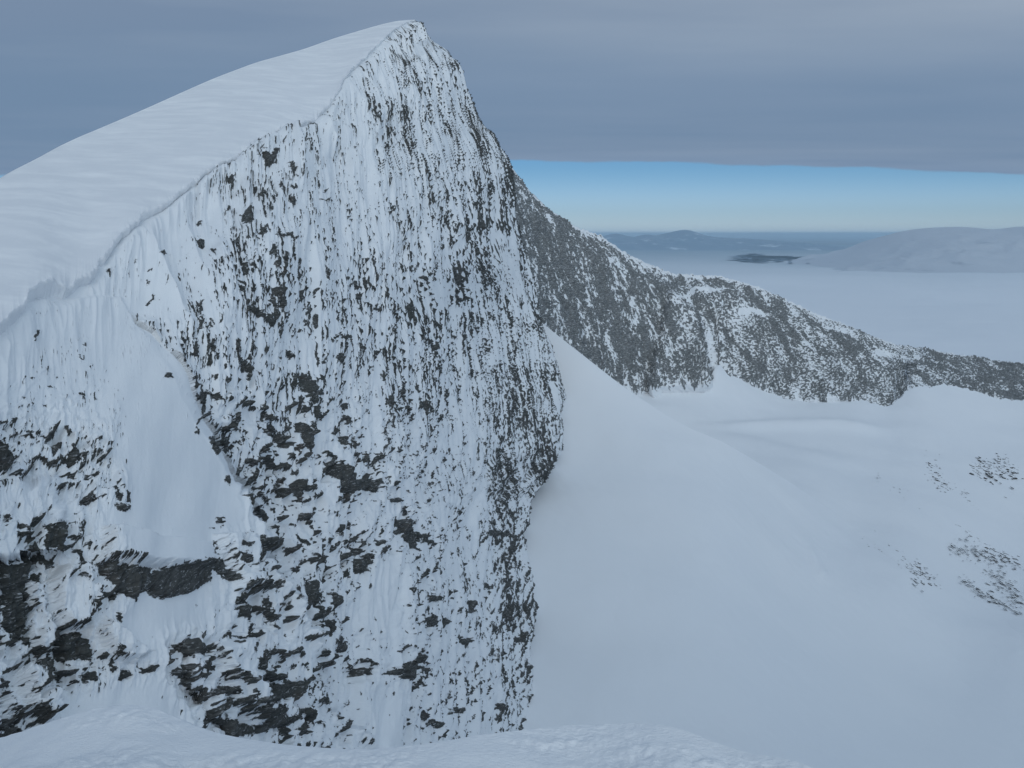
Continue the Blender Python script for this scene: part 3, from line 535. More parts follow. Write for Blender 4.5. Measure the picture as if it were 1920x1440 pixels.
lob = np.abs(pn(along / 7.5, along * 0 + 3.3, 93)) * .9 + np.abs(pn(along / 3.1, along * 0 + 1.7, 94)) * .35
th = 4.6 * lipk * (.62 + lob)
prof = [(0, 0), (.03, -.015), (.035, -.05), (.0, -.12), (-.07, -.25), (-.13, -.42), (-.17, -.60), (-.26, -.80), (-.45, -1.0), (-1.0, -1.4)]
pr = poly(prof, n=26)
for a, b in pr:
    wv_ = 1 + .25 * fbm(along / 4, np.full_like(along, b * 1.2), 97, 3)
    lip.append(PS[0] + outd * (a * th * wv_)[:, None] + np.array([0, 0, 1.0]) * (b * th)[:, None])
cornice = grid_mesh('cornice', np.array(lip), M_snow_slope, mountain)
cornice['label'] = 'overhanging scalloped snow cornice along the crest'

# ================================================================== BACK RIDGE
RT = [(860,240,640),(920,280,690),(957,316,730),(995,365,760),(1020,387,780),(1060,416,815),(1090,430,835),(1125,442,860),(1145,456,870),(1175,476,890),(1215,495,915),(1260,513,940),(1310,516,960),(1345,517,975),(1380,526,990),(1420,538,1005),(1460,556,1025),(1500,573,1040),(1525,586,1050),(1580,607,1070),(1635,631,1090),(1680,646,1100),(1710,652,1105),(1760,658,1110),(1810,667,1115),(1870,678,1120),(1920,684,1120),(2060,700,1125),(2200,712,1130)]
RB = [(900,560,600),(960,580,640),(1015,607,690),(1050,640,715),(1085,668,735),(1130,702,760),(1165,726,775),(1200,732,790),(1240,722,815),(1290,716,835),(1325,716,845),(1338,708,850),(1342,690,860),(1352,700,862),(1400,712,870),(1430,728,880),(1470,742,890),(1510,750,895),(1560,742,900),(1600,748,905),(1650,758,905),(1664,762,905),(1690,740,915),(1712,722,930),(1780,722,945),(1830,732,955),(1870,744,960),(1920,748,965),(2060,765,980),(2200,775,990)]
nu, nv = 1150, 420
tx = np.linspace(0, 1, nu)
r_t = poly(RT, t=tx, s=(np.array(RT)[:, 0] - 860) / 1340); r_b = poly(RB, t=tx, s=(np.array(RB)[:, 0] - 900) / 1300)
r_b[:, 1] += 4
vr = np.linspace(0, 1.12, nv)[:, None]
rx = r_t[None, :, 0] * (1 - vr) + r_b[None, :, 0] * vr; ry = r_t[None, :, 1] * (1 - vr) + r_b[None, :, 1] * vr
lean = 1 - 4 * (vr - .5) ** 2
rx = rx + np.clip(lean, 0, 1) * 18 * (rx < 1700)
rw = (1 / r_t[None, :, 2]) * (1 - vr) + (1 / r_b[None, :, 2]) * vr
# left buttress stands in front of the right-hand part
bsd = poly_sdf(rx + 6 * fbm(rx / 30, ry / 30, 111, 3), ry, [(700,200),(1262,500),(1290,560),(1312,600),(1322,650),(1340,705),(1335,800),(700,800)])
rw = rw * (1 + .035 * sstep(-6, 10, bsd) * sstep(0, .25, vr))
bs2 = poly_sdf(rx + 6 * fbm(rx / 30, ry / 30, 112, 3), ry, [(1262,500),(1600,600),(1650,650),(1690,705),(1700,800),(1200,800)])
rw = rw * (1 + .02 * sstep(-6, 10, bs2) * sstep(0, .25, vr))
rw = rw * (1 - .25 * np.clip(vr - 1.0, 0, 1))
RP = at(rx, ry, 1 / rw)
rn = normals(RP)
for k in range(3): rn[..., k] = blur(rn[..., k], 8)
rn /= np.linalg.norm(rn, axis=-1, keepdims=True)
if (rn * RP).sum(-1).mean() > 0: rn = -rn
U2 = arc(RP[nv // 2])[None] + np.zeros((nv, 1)); V2 = np.r_[np.zeros((1, nu)), np.cumsum(np.linalg.norm(np.diff(RP, axis=0), axis=-1), 0)]
u2 = U2 - .35 * V2 + 3 * fbm(U2 / 20, V2 / 20, 121, 3); v2 = V2 + 3 * fbm(U2 / 20, V2 / 20, 122, 3)
isoR = sstep(1250, 1420, rx)
st2 = ridged(u2 / 4.0, v2 / 14, 123, 3) * .8 + fbm(u2 / 1.9, v2 / 4.5, 124, 3, .7) * 1.2
bl2 = fbm(u2 / 2.6, v2 / 2.2, 125, 3, .75) * 1.5
n2 = st2 * (1 - .55 * isoR) + bl2 * (.35 + .65 * isoR) + .45 * fbm(u2 / 22, v2 / 40, 126, 3) + .28 * (1 - 3 * np.abs(pn(u2 / 11 + .5 * fbm(u2 / 20, v2 / 20, 130, 2), v2 / 50, 129)))
n2 = ranknorm(n2)
COV2 = [(960,400,.6),(1000,450,.62),(1060,480,.66),(1100,520,.68),(1100,600,.62),(1150,560,.58),(1200,560,.64),(1180,650,.68),(1250,600,.55),(1250,680,.6),(1060,600,.72),(1000,520,.6),(1220,710,.72),(1300,700,.62),(1290,560,.55),(1350,540,.72),(1300,620,.4),
        (1350,580,.6),(1400,585,.35),(1420,600,.72),(1480,600,.72),(1360,650,.75),(1450,660,.7),(1550,680,.66),(1640,720,.66),(1500,720,.68),(1600,650,.62),(1700,680,.45),(1740,690,.62),(1800,700,.7),(1880,715,.75),(1920,720,.75),(1680,660,.45),(1560,620,.55),(2100,740,.7),(1190,500,.45),(1230,515,.35),(1130,460,.6)]
c2 = shepard(rx, ry, COV2, 45)
c2 = c2 * .93 * sstep(0.0, .07, vr + .02 * fbm(U2 / 6, V2 * 0, 127, 3)) * .96 + .02
def linedist(X_, Y_, pts):
    a = np.array(pts, float); q = np.full(X_.shape, 1e9)
    for i in range(len(a) - 1):
        e = a[i+1] - a[i]; t = np.clip(((X_ - a[i,0]) * e[0] + (Y_ - a[i,1]) * e[1]) / (e @ e), 0, 1)
        q = np.minimum(q, np.hypot(X_ - a[i,0] - e[0]*t, Y_ - a[i,1] - e[1]*t))
    return q
E2 = n2 + ppf(c2)
gx_, gy_ = rx + 4 * fbm(rx / 15, ry / 15, 136, 3), ry + 4 * fbm(rx / 15, ry / 15, 137, 3)
for pts in ([(1040,430),(1062,500),(1085,560)], [(1112,490),(1128,530),(1150,580),(1160,625),(1178,680)], [(1225,530),(1245,575),(1262,620)], [(1298,560),(1306,595),(1316,650)], [(1005,420),(1020,480),(1035,540),(1062,600)],
            [(1400,545),(1440,600),(1470,640)], [(1465,590),(1500,640)], [(1350,610),(1390,660),(1420,700)], [(1180,540),(1200,600),(1215,660)], [(1560,620),(1600,670)]):
    E2 = E2 + 1.5 * np.exp(-(linedist(gx_, gy_, pts) / 4.5) ** 2)
for pts, wd_, st_ in (([(1385,588),(1410,586),(1440,592)], 4, 3.5), ([(1300,548),(1340,550),(1362,545)], 4, 2), ([(1270,560),(1290,552),(1312,600),(1318,640)], 5, 2.0), ([(1326,620),(1334,660),(1340,690)], 4, 2.5), ([(1185,560),(1195,600)], 5, 1.6), ([(1640,660),(1690,668),(1720,672)], 4, 2.5), ([(1540,610),(1580,622)], 4, 1.8), ([(1500,640),(1530,650)], 5, 1.5)):
    E2 = E2 - st_ * np.exp(-(linedist(gx_, gy_, pts) / wd_) ** 2)
foot = (vr - 1.0) / .05 + 1.2 * fbm(U2 / 5, V2 / 30, 128, 4) * .8
E2 = np.where(foot > -.4, np.minimum(E2, -foot * 3), E2)
E2 = np.clip(E2, -3, 3)
H2 = 5 * fbm(u2 / 60, v2 / 90, 131, 3) + 2.0 * ridged(u2 / 18, v2 / 70, 132, 3) + .9 * (np.log1p(np.exp(E2 * 2)) / 2) + .9 * fbm(u2 / 5, v2 / 5, 133, 4)
H2 = H2 * sstep(-.02, .06, vr)
jag = 1.9 * fbm(U2 / 4.5, V2 / 9, 134, 5, .65) * np.exp(-vr / .05)
RPd = RP + rn * H2[..., None]; RPd[..., 2] += jag
bk = np.array([RPd[0] + np.array([.25, .95, 0]) * (k * 5.0) + np.array([0, 0, -.05 * (k * 5.0) ** 1.45]) for k in range(16, 0, -1)])
RPf = np.concatenate([bk, RPd], 0); E2f = np.concatenate([np.full((16, nu), -2.5), E2], 0)
ridge = grid_mesh('mountain_ridge', RPf, M_ridge, None, {'expose': E2f})
tag(ridge, 'lower dark rocky ridge dusted with snow descending to the right behind the peak', 'ridge', kind='structure')

# ================================================================== GLACIER: near fan and cirque behind it
FAN = Surf([(1017,605,640),(1100,670,600),(1200,745,575),(1290,800,560),(1350,822,556),(1500,915,540),(1700,1060,500),(1920,1180,465),(1057,745,575),(1057,840,525),(990,985,440),(1000,1370,315),(1300,1370,330),(1600,1400,350),(1920,1440,366),(1300,1000,452),(1500,1200,400),(1700,1250,420),(850,1300,320),(850,900,480),(900,600,680),(2250,1400,430),(2250,1700,330),(1300,1750,240),(850,1750,230),(1120,900,492)], 3e-3)
CIR = Surf([(1000,560,760),(1060,640,752),(1180,730,792),(1290,715,842),(1342,685,866),(1400,712,876),(1470,745,892),(1510,752,898),(1600,750,908),(1660,762,910),(1712,724,936),(1830,735,960),(1920,750,970),(2250,790,1000),
  (1200,790,700),(1300,770,770),(1250,760,760),(1290,830,690),(1350,840,690),(1400,790,780),(1500,800,790),(1600,800,810),(1500,860,700),(1600,900,680),(1700,850,760),(1850,830,830),(1920,860,800),(1700,950,640),(1600,1000,570),(1500,930,600),(1850,960,680),(1800,1050,590),(1920,1100,580),(1700,1080,505),(1920,1200,470),(1000,900,560),(1300,1100,470),(2250,1000,720),(2250,1300,480),(1600,1200,455),(1800,1300,435),(1920,1440,388),(1600,1440,372),(2250,1740,360),(1300,1740,270)], 2e-3)
nu, nv = 420, 420
gx = np.linspace(880, 2250, nu)[None] + np.zeros((nv, 1))
GT = [(880,500),(960,560),(1000,592),(1017,606),(1060,640),(1100,671),(1150,711),(1200,746),(1250,777),(1290,800),(1325,815),(1355,826),(1420,865),(1500,915),(1600,985),(1700,1060),(1800,1120),(1920,1182),(2250,1340)]
gt = np.interp(gx[0], *np.array(GT, float).T)
gt = blur(gt[None], 4)[0]
vg = np.linspace(0, 1, nv)[:, None]
gy = gt[None] * (1 - vg) + 1720 * vg
def wfan(x, y, t):      # right of the fan's crest its edge merges into the far snow slope
    m_ = sstep(1330, 1600, x) * np.exp(-(np.clip(y - t, 0, None) / 330) ** 2)
    return FAN.inv(x, y) * (1 - m_) + CIR.inv(x, y) * m_
GP = at(gx, gy, 1 / wfan(gx, gy, gt[None]))
roll = lambda P: 2.2 * fbm(P[..., 0] / 75, P[..., 1] / 75, 141, 2) + .35 * fbm(P[..., 0] / 18, P[..., 1] / 26, 143, 3) + .10 * fbm(P[..., 0] / 5 + P[..., 1] / 12, P[..., 1] / 9, 142, 3)
GP[..., 2] += roll(GP) * sstep(0, .05, vg)
def bumpat(P, X_, Y_, cx, cy, rx_, ry_, ang, h):
    c, s = math.cos(ang), math.sin(ang); a = ((X_ - cx) * c + (Y_ - cy) * s) / rx_; b = (-(X_ - cx) * s + (Y_ - cy) * c) / ry_
    P[..., 2] += h * np.exp(-(a * a + b * b))
bumpat(GP, gx, gy, 1528, 1055, 34, 9, 1.15, 2.6); bumpat(GP, gx, gy, 1545, 1085, 12, 10, 0, 1.5)
gb = np.array([GP[0] + np.array([.30, .95, 0]) * (k * 4.0) + np.array([0, 0, -1]) * (.28 * (k * 4.0) + .010 * (k * 4.0) ** 2) for k in range(14, 0, -1)])
GPf = np.concatenate([gb, GP], 0)
glacier = grid_mesh('glacier', GPf, M_glacier); tag(glacier, 'smooth snow-covered glacier slope filling the basin below the rock face', 'glacier', kind='structure')
nu, nv = 520, 420
cx = np.linspace(940, 2250, nu)[None] + np.zeros((nv, 1))
ct = np.interp(cx[0], *(np.array([(a, b - 12) for a, b, _ in RB], float).T)); ct = np.minimum(ct, 760); cts = blur(ct[None], 12)[0]; ct = blur(ct[None], 2)[0] + 10 + 7 * ridged(cx[0] / 38, cx[0] * 0, 153, 3) + 3 * fbm(cx[0] / 9, cx[0] * 0, 154, 2)
ct[(cx[0] > 1325) & (cx[0] < 1360)] -= 0
cy = ct[None] * (1 - vg) + 1730 * vg
hid = np.clip((cy - np.interp(cx, *np.array(GT, float).T) - 25) / 300, 0, 1) * sstep(1560, 1400, cx)
tcx = np.interp(cx, *np.array(GT, float).T)
wc_ = CIR.inv(cx, cy) / (1 + .6 * hid - .022 * sstep(cts + 120, cts, cy))
wc_ = np.where(cy > tcx, np.minimum(wc_, wfan(cx, cy, tcx) * (1 - .02 * sstep(0, 40, cy - tcx))), wc_)
CP = at(cx, cy, 1 / wc_)
CP[..., 2] += roll(CP)
bumpat(CP, cx, cy, 1440, 800, 100, 8, .0, 4.5); bumpat(CP, cx, cy, 1590, 800, 70, 8, .1, 3.5); bumpat(CP, cx, cy, 1500, 850, 160, 14, .2, 3.0); bumpat(CP, cx, cy, 1345, 700, 14, 22, .5, 5.0)
cirque = grid_mesh('cirque_snowfield', CP, M_glacier); tag(cirque, 'snow bowl at the foot of the dark ridge, dotted with small outcrops', 'snowfield', kind='structure')

# ---- small outcrops on the far snow slope, every rock a thing
m = NT('outcrop_rock')
b1 = m.noise(.9, 6, .7, m.map((.4, .4, 2))); rr = m.noise(.5, 4, .6)
c = m.mix(m.math('MULTIPLY', m.math('SUBTRACT', b1, .3), 2.2, clamp=True), (.02, .021, .023), (.10, .098, .095))
c = m.mix(m.math('MULTIPLY', m.math('SUBTRACT', rr, .55), 5, clamp=True), c, (.09, .062, .045))
geo = m.t.nodes.new('ShaderNodeNewGeometry'); sp = m.t.nodes.new('ShaderNodeSeparateXYZ'); m.link(geo.outputs['Normal'], sp.inputs[0])
cap = m.math('MULTIPLY', m.math('SUBTRACT', m.math('ADD', sp.outputs[2], m.math('MULTIPLY', m.math('SUBTRACT', m.noise(1.1, 4), .5), .9)), .62), 6, clamp=True)
m.link(m.mix(cap, c, SNOW), m.b.inputs['Base Color']); m.b.inputs['Roughness'].default_value = .85; m.bump(b1, .8, .25)
M_rock = m.m
def rock_mesh(seed, sx, sy, sz, n=3):
    import bmesh
    bm = bmesh.new(); bmesh.ops.create_icosphere(bm, subdivisions=n, radius=1)
    r = np.random.RandomState(seed)
    pl = [(lambda v: v / np.linalg.norm(v))(r.normal(size=3)) for _ in range(11)]; hh = r.uniform(.5, .9, 11)
    for v in bm.verts:
        p = np.array(v.co)
        for a, b in zip(pl, hh):
            t = p @ a
            if t > b: p = p - a * (t - b)
        p = p * (1 + .04 * math.sin(9 * p[0] + seed) * math.cos(8 * p[2]))
        v.co = (p[0] * sx, p[1] * sy, p[2] * sz)
    me = bpy.data.meshes.new('rock'); bm.to_mesh(me); bm.free(); me.materials.append(M_rock)
    return me
RM = [rock_mesh(s, 1, 1, .62, 2) for s in range(8)]
def ray_depth(px, py):
    t = float(np.interp(px, *np.array(GT, float).T))
    if py < t: return 1 / float(CIR.inv(px, py))
    return 1 / float(wfan(px, py, t))
CL = [ # cluster polyline nodes, spread, count, size, label
 ([(1748,868),(1762,900),(1775,908)], 9, 24, 2.2, 'small dark rock in the left end of the upper outcrop band on the snow slope', 'rocks of the upper outcrop band, left end'),
 ([(1800,895),(1830,888),(1840,870),(1860,905)], 13, 44, 2.2, 'dark rock in the dense middle of the upper outcrop band', 'rocks of the upper outcrop band, middle'),
 ([(1870,860),(1890,870),(1905,885),(1880,900)], 11, 28, 2.0, 'brownish rock in the right end of the upper outcrop band', 'rocks of the upper outcrop band, right end'),
 ([(1801,924),(1820,950),(1846,970)], 4, 26, 2.1, 'dark rock in the diagonal rib below the upper outcrop band', 'rocks of the diagonal rib'),
 ([(1808,975),(1835,1000),(1860,1010),(1885,1024)], 11, 34, 1.6, 'small rock scattered on the snow below the diagonal rib', 'rocks below the diagonal rib'),
 ([(1800,1032),(1850,1040),(1880,1045),(1895,1060)], 9, 26, 1.6, 'small rock in the thin scatter near the right edge of the glacier', 'rocks of the thin right scatter'),
 ([(1805,1083),(1830,1108),(1860,1120),(1905,1143)], 5, 22, 1.6, 'small rock in the lowest line of outcrops at the right', 'rocks of the lowest outcrop line'),
 ([(1866,1075),(1890,1100),(1910,1125)], 8, 20, 1.6, 'small rock in the sloping patch above the lowest outcrop line', 'rocks of the sloping right patch'),
 ([(1625,1025),(1640,1040),(1655,1048)], 8, 12, 1.3, 'small dark rock at the left edge of the isolated outcrop in the glacier', 'rocks at the left of the isolated outcrop'),
 ([(1670,1025),(1685,1040),(1700,1055),(1727,1068),(1738,1085)], 5, 36, 1.6, 'dark rock in the core of the isolated outcrop in the glacier', 'rocks of the isolated outcrop core'),
 ([(1535,990),(1550,994),(1558,998)], 3, 5, 1.0, 'tiny rock peeping out of the glacier left of the isolated outcrop', 'tiny rocks left of the isolated outcrop'),
 ([(1752,735),(1780,740),(1800,738)], 5, 10, 2.6, 'small rock on the snow just below the right part of the dark ridge', 'rocks just below the dark ridge'),
 ([(1890,765),(1912,768)], 5, 8, 3.0, 'dark rock on the snow at the right edge just below the ridge', 'rocks at the right edge below the ridge'),
]
rs = np.random.RandomState(3)
def place_rock(px, py, size, label, group, ang=None):
    o = bpy.data.objects.new('rock', RM[rs.randint(8)]); COL.objects.link(o)
    p = at(px, py, ray_depth(px, py)); o.location = p
    o.scale = (size * rs.uniform(1.0, 1.8), size * rs.uniform(.8, 1.5), size * rs.uniform(.55, 1.0))
    o.rotation_euler = (rs.uniform(-.3, .3), .42 + rs.uniform(-.25, .25), ang if ang is not None else rs.uniform(-.5, .5))
    tag(o, label, 'rock', group); return o
for nodes, spread, cnt, size, label, group in CL:
    pts = poly(nodes, t=rs.uniform(0, 1, cnt)); made = []
    for q in pts:
        s = size * .42 * min(rs.lognormal(0, .45), 1.9)
        a = rs.normal(0, spread * .8); b = rs.normal(0, spread * .6)
        px, py = q[0] + a + .3 * b, q[1] + b + .35 * a
        made.append((px, py, s, place_rock(px, py, s, label, group)))
    where = group.replace('rocks of ', '').replace('rocks ', 'rocks ')
    left_ = list(made)
    for key, word in ((lambda t: -t[2], 'largest rock'), (lambda t: t[0], 'leftmost rock'), (lambda t: -t[0], 'rightmost rock'), (lambda t: t[1], 'topmost rock'), (lambda t: -t[1], 'lowest rock')):
        k = min(left_, key=key); left_.remove(k)
        k[3]['label'] = word + (' of ' if group.startswith('rocks of') else ' among the ') + where
place_rock(1642, 997, 1.0, 'single dark boulder at the top end of the isolated outcrop in the glacier', None)
place_rock(1871, 970, 1.2, 'lone rock on clean snow right of the diagonal rib', None)
place_rock(1885, 932, 1.0, 'lone low rock on clean snow below the upper outcrop band', None)

# the finest stones between them, far too many and too small to tell apart
vs, fs = [], []
ico = rock_mesh(77, 1, 1, .6, 1); iv = np.array([v.co[:] for v in ico.vertices]); ifc = np.array([p.vertices[:] for p in ico.polygons])
for nodes, cnt, spread in (([(1748,868),(1775,905),(1830,893),(1880,865),(1908,890)], 330, 15), ([(1801,922),(1824,950),(1850,972)], 70, 5), ([(1805,978),(1850,1010),(1900,1032)], 210, 18), ([(1795,1030),(1850,1042),(1915,1062)], 130, 12),
                           ([(1800,1082),(1835,1110),(1915,1150)], 80, 6), ([(1862,1072),(1915,1130)], 140, 13), ([(1618,1003),(1655,1030),(1700,1055),(1745,1092)], 160, 11), ([(1520,985),(1562,1000)], 22, 4), ([(1750,733),(1805,742)], 24, 6), ([(1885,764),(1918,770)], 20, 5), ([(1640,880),(1700,935),(1740,975)], 22, 8)):
    for q in poly(nodes, t=rs.uniform(0, 1, cnt)):
        px = q[0] + rs.normal(0, spread); py = q[1] + rs.normal(0, spread * .7) + .3 * (rs.rand() - .5)
        p = at(px, py, ray_depth(px, py)); sz = .50 * min(rs.lognormal(0, .4), 1.8) * (1.5 if py < 800 else 1)
        sc3 = np.array([sz * rs.uniform(1, 2.4), sz * rs.uniform(.8, 1.5), sz * rs.uniform(.5, .95)]); a = rs.uniform(-.6, .6); ca, sa = math.cos(a), math.sin(a)
        v = iv * sc3; v = np.stack([v[:, 0] * ca - v[:, 1] * sa, v[:, 0] * sa + v[:, 1] * ca, v[:, 2] - .5 * v[:, 0]], -1) + p
        fs.append(ifc + len(vs) * len(iv)); vs.append(v)
me = bpy.data.meshes.new('gravel'); me.from_pydata(np.concatenate(vs).tolist(), [], np.concatenate(fs).tolist()); me.materials.append(M_rock)
gr = bpy.data.objects.new('gravel', me); COL.objects.link(gr); tag(gr, 'fine scatter of small stones between the outcrops on the far right snow slope', 'stones', kind='stuff')

# ---- boulder lying on the snow under the cliff band
bo = bpy.data.objects.new('boulder', rock_mesh(23, 1.35, .8, .62, 3)); COL.objects.link(bo)
dB = 1 / float(F.inv(303, 1193)) / 1.11
bo.location = at(303, 1194, dB - .3); bo.rotation_euler = (.1, -.62, .1)
tag(bo, 'dark wedge-shaped boulder alone on the snow below the cliff band', 'boulder')

# ================================================================== FOREGROUND SNOW
FG = [(-300,1400,8.6),(-60,1395,8.2),(0,1386,8.0),(50,1367,7.9),(100,1352,7.8),(150,1336,7.8),(190,1326,7.8),(230,1320,7.8),(270,1318,7.8),(300,1330,7.7),(330,1347,7.6),(380,1368,7.4),(430,1380,7.2),(500,1392,7.0),(560,1399,6.9),(620,1403,6.8),(680,1406,6.7),(740,1402,6.7),(800,1395,6.7),(850,1386,6.7),(900,1377,6.8),(960,1371,6.9),(1000,1367,6.9),(1050,1361,7.0),(1090,1357,7.0),(1120,1358,6.9),(1160,1357,6.9),(1200,1354,6.9),(1240,1357,6.8),(1270,1363,6.8),(1310,1378,6.7),(1350,1396,6.6),(1400,1413,6.5),(1450,1417,6.5),(1490,1426,6.4),(1530,1439,6.3),(1600,1470,6.2),(1800,1560,6.0),(2300,1700,5.6)]
nu, nv = 900, 300
fu = np.linspace(0, 1, nu); fg = np.array(FG, float)
C0 = poly(FG, t=fu, s=(fg[:, 0] + 300) / 2600)
C0[:, 1] = blur(np.pad(C0[:, 1], 60, mode='reflect', reflect_type='odd')[None], 9)[0][60:-60]; C0[:, 2] = blur(C0[:, 2][None], 20)[0]
cr = at(C0[:, 0], C0[:, 1], C0[:, 2])
front = at(np.linspace(-700, 2600, nu), np.full(nu, 1900.), np.full(nu, 3.4))
ff = (np.linspace(0, 1, nv) ** 1.3)[:, None, None]
FP = cr[None] * (1 - ff) + front[None] * ff
FP[..., 2] -= (.16 * np.sin(np.pi * np.clip(ff[..., 0] * 2.2, 0, 1)) ) * np.interp(C0[:, 0], [-300, 200, 700, 1100, 1600], [.1, .6, .3, .9, .6])[None]
x_, y_ = FP[..., 0], FP[..., 1]
near = sstep(0, .08, ff[..., 0])
drift = .06 * ridged(x_ / 1.5 + .5 * y_, y_ / 1.1 - .35 * x_, 161, 3) + .06 * fbm(x_ / .8, y_ / .8, 162, 3)
rough = .030 * fbm(x_ / .10, y_ / .13, 163, 4) * sstep(-.2, .6, fbm(x_ / 1.1, y_ / .8, 164, 2) + .25)
crumb = np.clip(fbm(x_ / .045, y_ / .05, 165, 2) - .95, 0, 1) * .05 * sstep(-.1, .5, fbm(x_ / .9, y_ / .6, 166, 2))
FP[..., 2] += (drift - .085) * sstep(0, .3, ff[..., 0]) + (rough * .8 + .7 * crumb) * (.3 + .7 * near)
fb = np.array([cr + np.array([0.05, 1, 0]) * (k * .22) - np.array([0, 0, 1]) * (.55 * (k * .22) + .42 * (k * .22) ** 2) + 0 for k in range(26, 0, -1)])
fb[..., 2] += (.02 * fbm(fb[..., 0] / .4, fb[..., 1] / .4, 167, 3))
fb2 = np.concatenate([fb, FP], 0)
fore = grid_mesh('snow_ground', fb2, M_fore); tag(fore, 'wind-drifted snow crest in the foreground where the photographer stands', 'snow', kind='structure')

# unseen flank of the photographer's ridge, crest raised to shade the glacier: falls from the crest to the glacier and runs round the right side of the basin
CR = np.array([(-200,-60,20),(-60,-14,2),(-8,-2,-4.5),(12,-3,-5),(60,-12,12),(160,-40,62),(330,-70,112),(560,-60,142),(820,40,150),(1000,260,132),(1100,520,70),(1180,760,0)], float)
FT = np.array([(-60,150,-190),(0,180,-195),(40,200,-200),(70,215,-205),(120,240,-210),(190,270,-212),(300,310,-214),(420,330,-215),(560,400,-215),(680,520,-210),(740,640,-200),(760,800,-190)], float)
tn = np.linspace(0, 1, 360); tk = np.linspace(0, 1, len(CR))
crs = np.stack([soft(np.interp(tn, tk, CR[:, k]), 16) for k in range(3)], -1); fts = np.stack([soft(np.interp(tn, tk, FT[:, k]), 16) for k in range(3)], -1)
tv = np.linspace(-.25, 1.1, 200)[:, None, None]
FLK = crs[None] * (1 - tv) + fts[None] * tv
FLK[..., 2] -= 26 * np.sin(np.pi * np.clip(tv[..., 0], 0, 1)) + 260 * np.clip(-tv[..., 0], 0, 1)
FLK[..., 2] += 4 * fbm(FLK[..., 0] / 60, FLK[..., 1] / 60, 191, 4) * sstep(0.02, .2, np.abs(tv[..., 0])) - 1.5
ef = fbm(FLK[..., 0] / 14, FLK[..., 1] / 14, 192, 5) * 1.2 - 1.5
flank = grid_mesh('unseen_flank', FLK, M_ridge, None, {'expose': ef}); tag(flank, 'unseen snowy flank falling to the glacier, its crest raised to shade the basin', 'slope', kind='structure')

# ================================================================== FAR COUNTRY
m = NT('fog_top')
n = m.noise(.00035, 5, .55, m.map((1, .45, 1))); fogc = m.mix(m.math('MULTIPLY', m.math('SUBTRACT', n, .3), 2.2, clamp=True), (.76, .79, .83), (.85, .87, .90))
m.link(m.mix(m.attr('thin'), fogc, (.26, .33, .38)), m.b.inputs['Base Color'])  # far fog: thinner, with haze blue also put into its colour
m.b.inputs['Roughness'].default_value = 1; m.b.inputs['Specular IOR Level'].default_value = 0
M_fog = m.m
yy = np.r_[np.linspace(500, 8000, 160), np.geomspace(8100, 80000, 300)]
fx_ = np.linspace(-1.1, 1.1, 420)
fy_ = yy[:, None] + 0 * fx_; fxx = fx_[None] * (yy[:, None] + 1500)
far_edge = 62000 + 12000 * fbm(fxx / 16000, fxx * 0 + 2, 171, 4)
fy_ = np.minimum(fy_, far_edge + (fy_ - 80000) * .02)
fz = -600 + 9 * fbm(fxx / 900, fy_ / 900, 172, 3) + 3 * fbm(fxx / 220, fy_ / 300, 173, 3) - 50 * sstep(-9000, 0, fy_ - far_edge)
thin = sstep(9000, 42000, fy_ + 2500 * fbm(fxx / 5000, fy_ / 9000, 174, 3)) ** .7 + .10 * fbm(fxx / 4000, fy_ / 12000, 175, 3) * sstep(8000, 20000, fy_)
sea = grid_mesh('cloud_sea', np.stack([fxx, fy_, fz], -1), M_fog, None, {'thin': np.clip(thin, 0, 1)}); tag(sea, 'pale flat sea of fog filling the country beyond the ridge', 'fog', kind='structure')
m = NT('far_forest')
n = m.noise(.0004, 6, .6, m.map((1, .3, 1))); m.link(m.mix(m.math('MULTIPLY', m.math('SUBTRACT', n, .42), 5, clamp=True), (.03, .045, .05), (.16, .18, .20)), m.b.inputs['Base Color'])
M_forest = m.m
ly = np.geomspace(300, 230000, 90); lx = np.linspace(-1.3, 1.3, 60)
L = np.stack([lx[None] * (ly[:, None] + 3000), ly[:, None] + 0 * lx, -655 + 0 * ly[:, None] + 0 * lx], -1)
ground = grid_mesh('ground', L, M_forest); tag(ground, 'dark wooded lowland fading to blue at the horizon', 'lowland', kind='structure')
# opening in the fog: dark ragged streaks
import bmesh
bm = bmesh.new(); r5 = np.random.RandomState(12)
for k in range(70):
    u = r5.uniform(0, 1); v = r5.beta(2, 2)
    px = 1392 + 140 * u ** 1.3 + r5.normal(0, 8); py = 474 + 8 * u + v * (16 - 7 * abs(u - .4))
    wdt = r5.uniform(10, 46) * (1.2 - .6 * u); hgt = r5.uniform(.8, 2.6)
    if k < 8: px = 1420 + k * 14; py = 481 + .4 * k; wdt = 62; hgt = 5
    n_ = 14; vs = []
    for j in range(n_):
        a = 2 * math.pi * j / n_; rr_ = r5.uniform(.6, 1.1)
        qx = px + wdt * .5 * math.cos(a) * rr_; qy = py + hgt * .5 * math.sin(a) * rr_
        
        dist = 570 / max(1e-4, -(-SN + (720 - qy) / FPX * CS))
        p = at(qx, qy, dist); vs.append(bm.verts.new(p))
    bm.faces.new(vs)
me = bpy.data.meshes.new('valley_floor'); bm.to_mesh(me); bm.free(); me.materials.append(M_forest)
m = NT('open_valley'); m.b.inputs['Base Color'].default_value = (.07, .12, .18, 1); me.materials.clear(); me.materials.append(m.m)  # blue of the distance haze put into the base colour
hole = bpy.data.objects.new('valley_floor', me); COL.objects.link(hole); tag(hole, 'dark patch of open lowland showing through the fog', 'lowland', kind='structure')
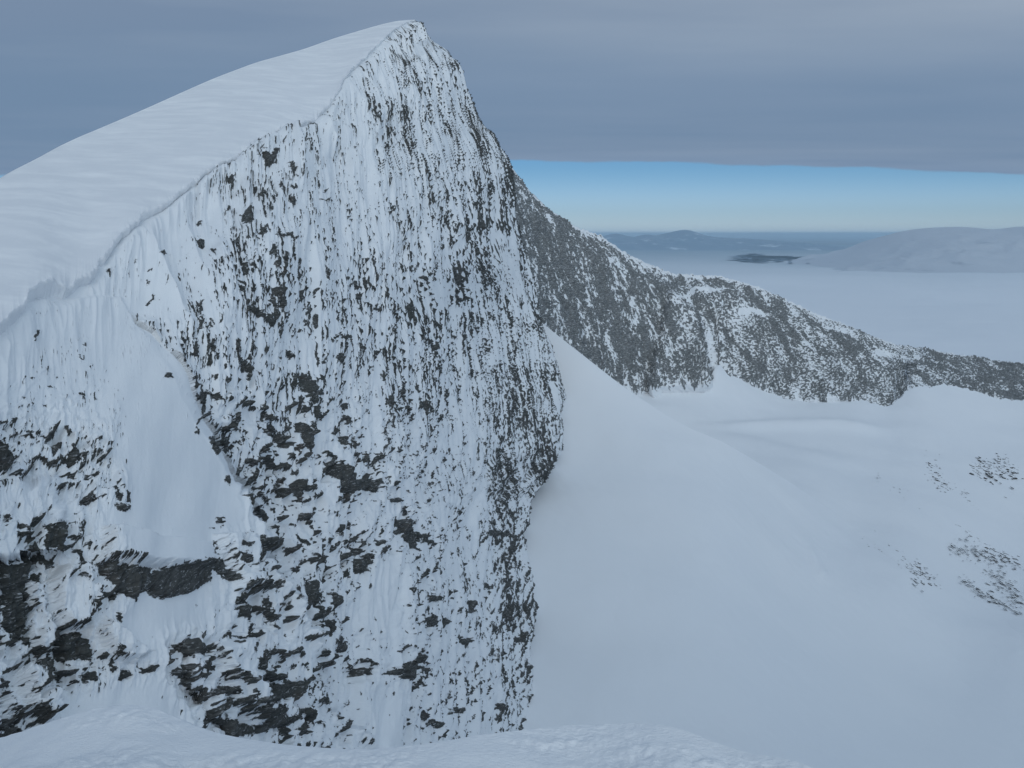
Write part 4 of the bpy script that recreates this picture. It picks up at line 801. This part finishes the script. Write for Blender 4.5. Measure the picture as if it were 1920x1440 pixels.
# far hills: part of the distance haze is mixed into their colours
m = NT('far_hill')
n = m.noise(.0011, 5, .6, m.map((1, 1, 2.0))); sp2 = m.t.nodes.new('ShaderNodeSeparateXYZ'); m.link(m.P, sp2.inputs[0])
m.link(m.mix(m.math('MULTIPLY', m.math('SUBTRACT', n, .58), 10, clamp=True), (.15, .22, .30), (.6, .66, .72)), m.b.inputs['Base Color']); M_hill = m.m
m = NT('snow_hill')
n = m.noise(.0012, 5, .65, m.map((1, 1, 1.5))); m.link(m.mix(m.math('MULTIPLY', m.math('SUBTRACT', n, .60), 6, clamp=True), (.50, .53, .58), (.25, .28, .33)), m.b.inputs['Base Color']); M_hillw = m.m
def hill(name, prof_, d0, width, mat, label, seed, ridge_amp):
    pr_ = np.array(prof_, float); xs = np.linspace(pr_[0, 0], pr_[-1, 0], 260)
    top_ = np.interp(xs, pr_[:, 0], pr_[:, 1]); top_ = blur(top_[None], 3)[0]
    P0 = at(xs, top_, np.full(xs.shape, d0)); hz_ = P0[:, 2]
    vv_ = np.linspace(-1, 1, 90)[:, None]
    zb_ = -640.
    P_ = np.zeros((90, 260, 3)); P_[..., 0] = P0[None, :, 0] * (1 + vv_ * width / d0 * .0) + 0; P_[..., 1] = P0[None, :, 1] + vv_ * width
    shape = (1 - np.abs(vv_) ** 1.4)
    P_[..., 2] = zb_ + (hz_[None] - zb_) * shape
    P_[..., 2] += ridge_amp * ridged(P_[..., 0] / (width * .35), P_[..., 1] / (width * .35), seed, 4) * np.minimum(shape, 1 - shape) * 2
    o = grid_mesh(name, P_, mat); tag(o, label, 'hill', kind='structure')
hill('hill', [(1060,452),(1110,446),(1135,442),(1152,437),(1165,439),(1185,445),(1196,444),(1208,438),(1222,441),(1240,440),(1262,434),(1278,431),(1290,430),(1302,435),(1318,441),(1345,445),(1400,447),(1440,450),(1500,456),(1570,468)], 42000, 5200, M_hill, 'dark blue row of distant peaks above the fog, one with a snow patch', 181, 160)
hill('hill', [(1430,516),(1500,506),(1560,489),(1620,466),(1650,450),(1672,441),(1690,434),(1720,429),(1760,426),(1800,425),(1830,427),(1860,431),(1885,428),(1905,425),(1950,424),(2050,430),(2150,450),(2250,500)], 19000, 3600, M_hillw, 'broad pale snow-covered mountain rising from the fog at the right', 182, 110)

# ================================================================== AIR
m = bpy.data.materials.new('haze'); m.use_nodes = True; t = m.node_tree; t.nodes.clear()
pv = t.nodes.new('ShaderNodeVolumePrincipled'); pv.inputs['Color'].default_value = (.62, .82, .97, 1); pv.inputs['Density'].default_value = 1.6e-5
pv.inputs['Anisotropy'].default_value = 0.0
oo = t.nodes.new('ShaderNodeOutputMaterial'); t.links.new(pv.outputs[0], oo.inputs['Volume'])
bm = bmesh.new(); bmesh.ops.create_cube(bm, size=1)
x0, x1, y0, y1, z0, z1 = -305000, 305000, -700, 232000, -657, 165
for v in bm.verts: v.co = ((x0 + x1) / 2 + v.co.x * (x1 - x0), (y0 + y1) / 2 + v.co.y * (y1 - y0), (z0 + z1) / 2 + v.co.z * (z1 - z0))
me = bpy.data.meshes.new('haze'); bm.to_mesh(me); bm.free(); me.materials.append(m)
hz_o = bpy.data.objects.new('haze', me); COL.objects.link(hz_o); tag(hz_o, 'thin bluish air between the peak and the horizon', 'haze', kind='stuff')
print('rocks', sum(1 for o in COL.objects if o.name.startswith('rock')))
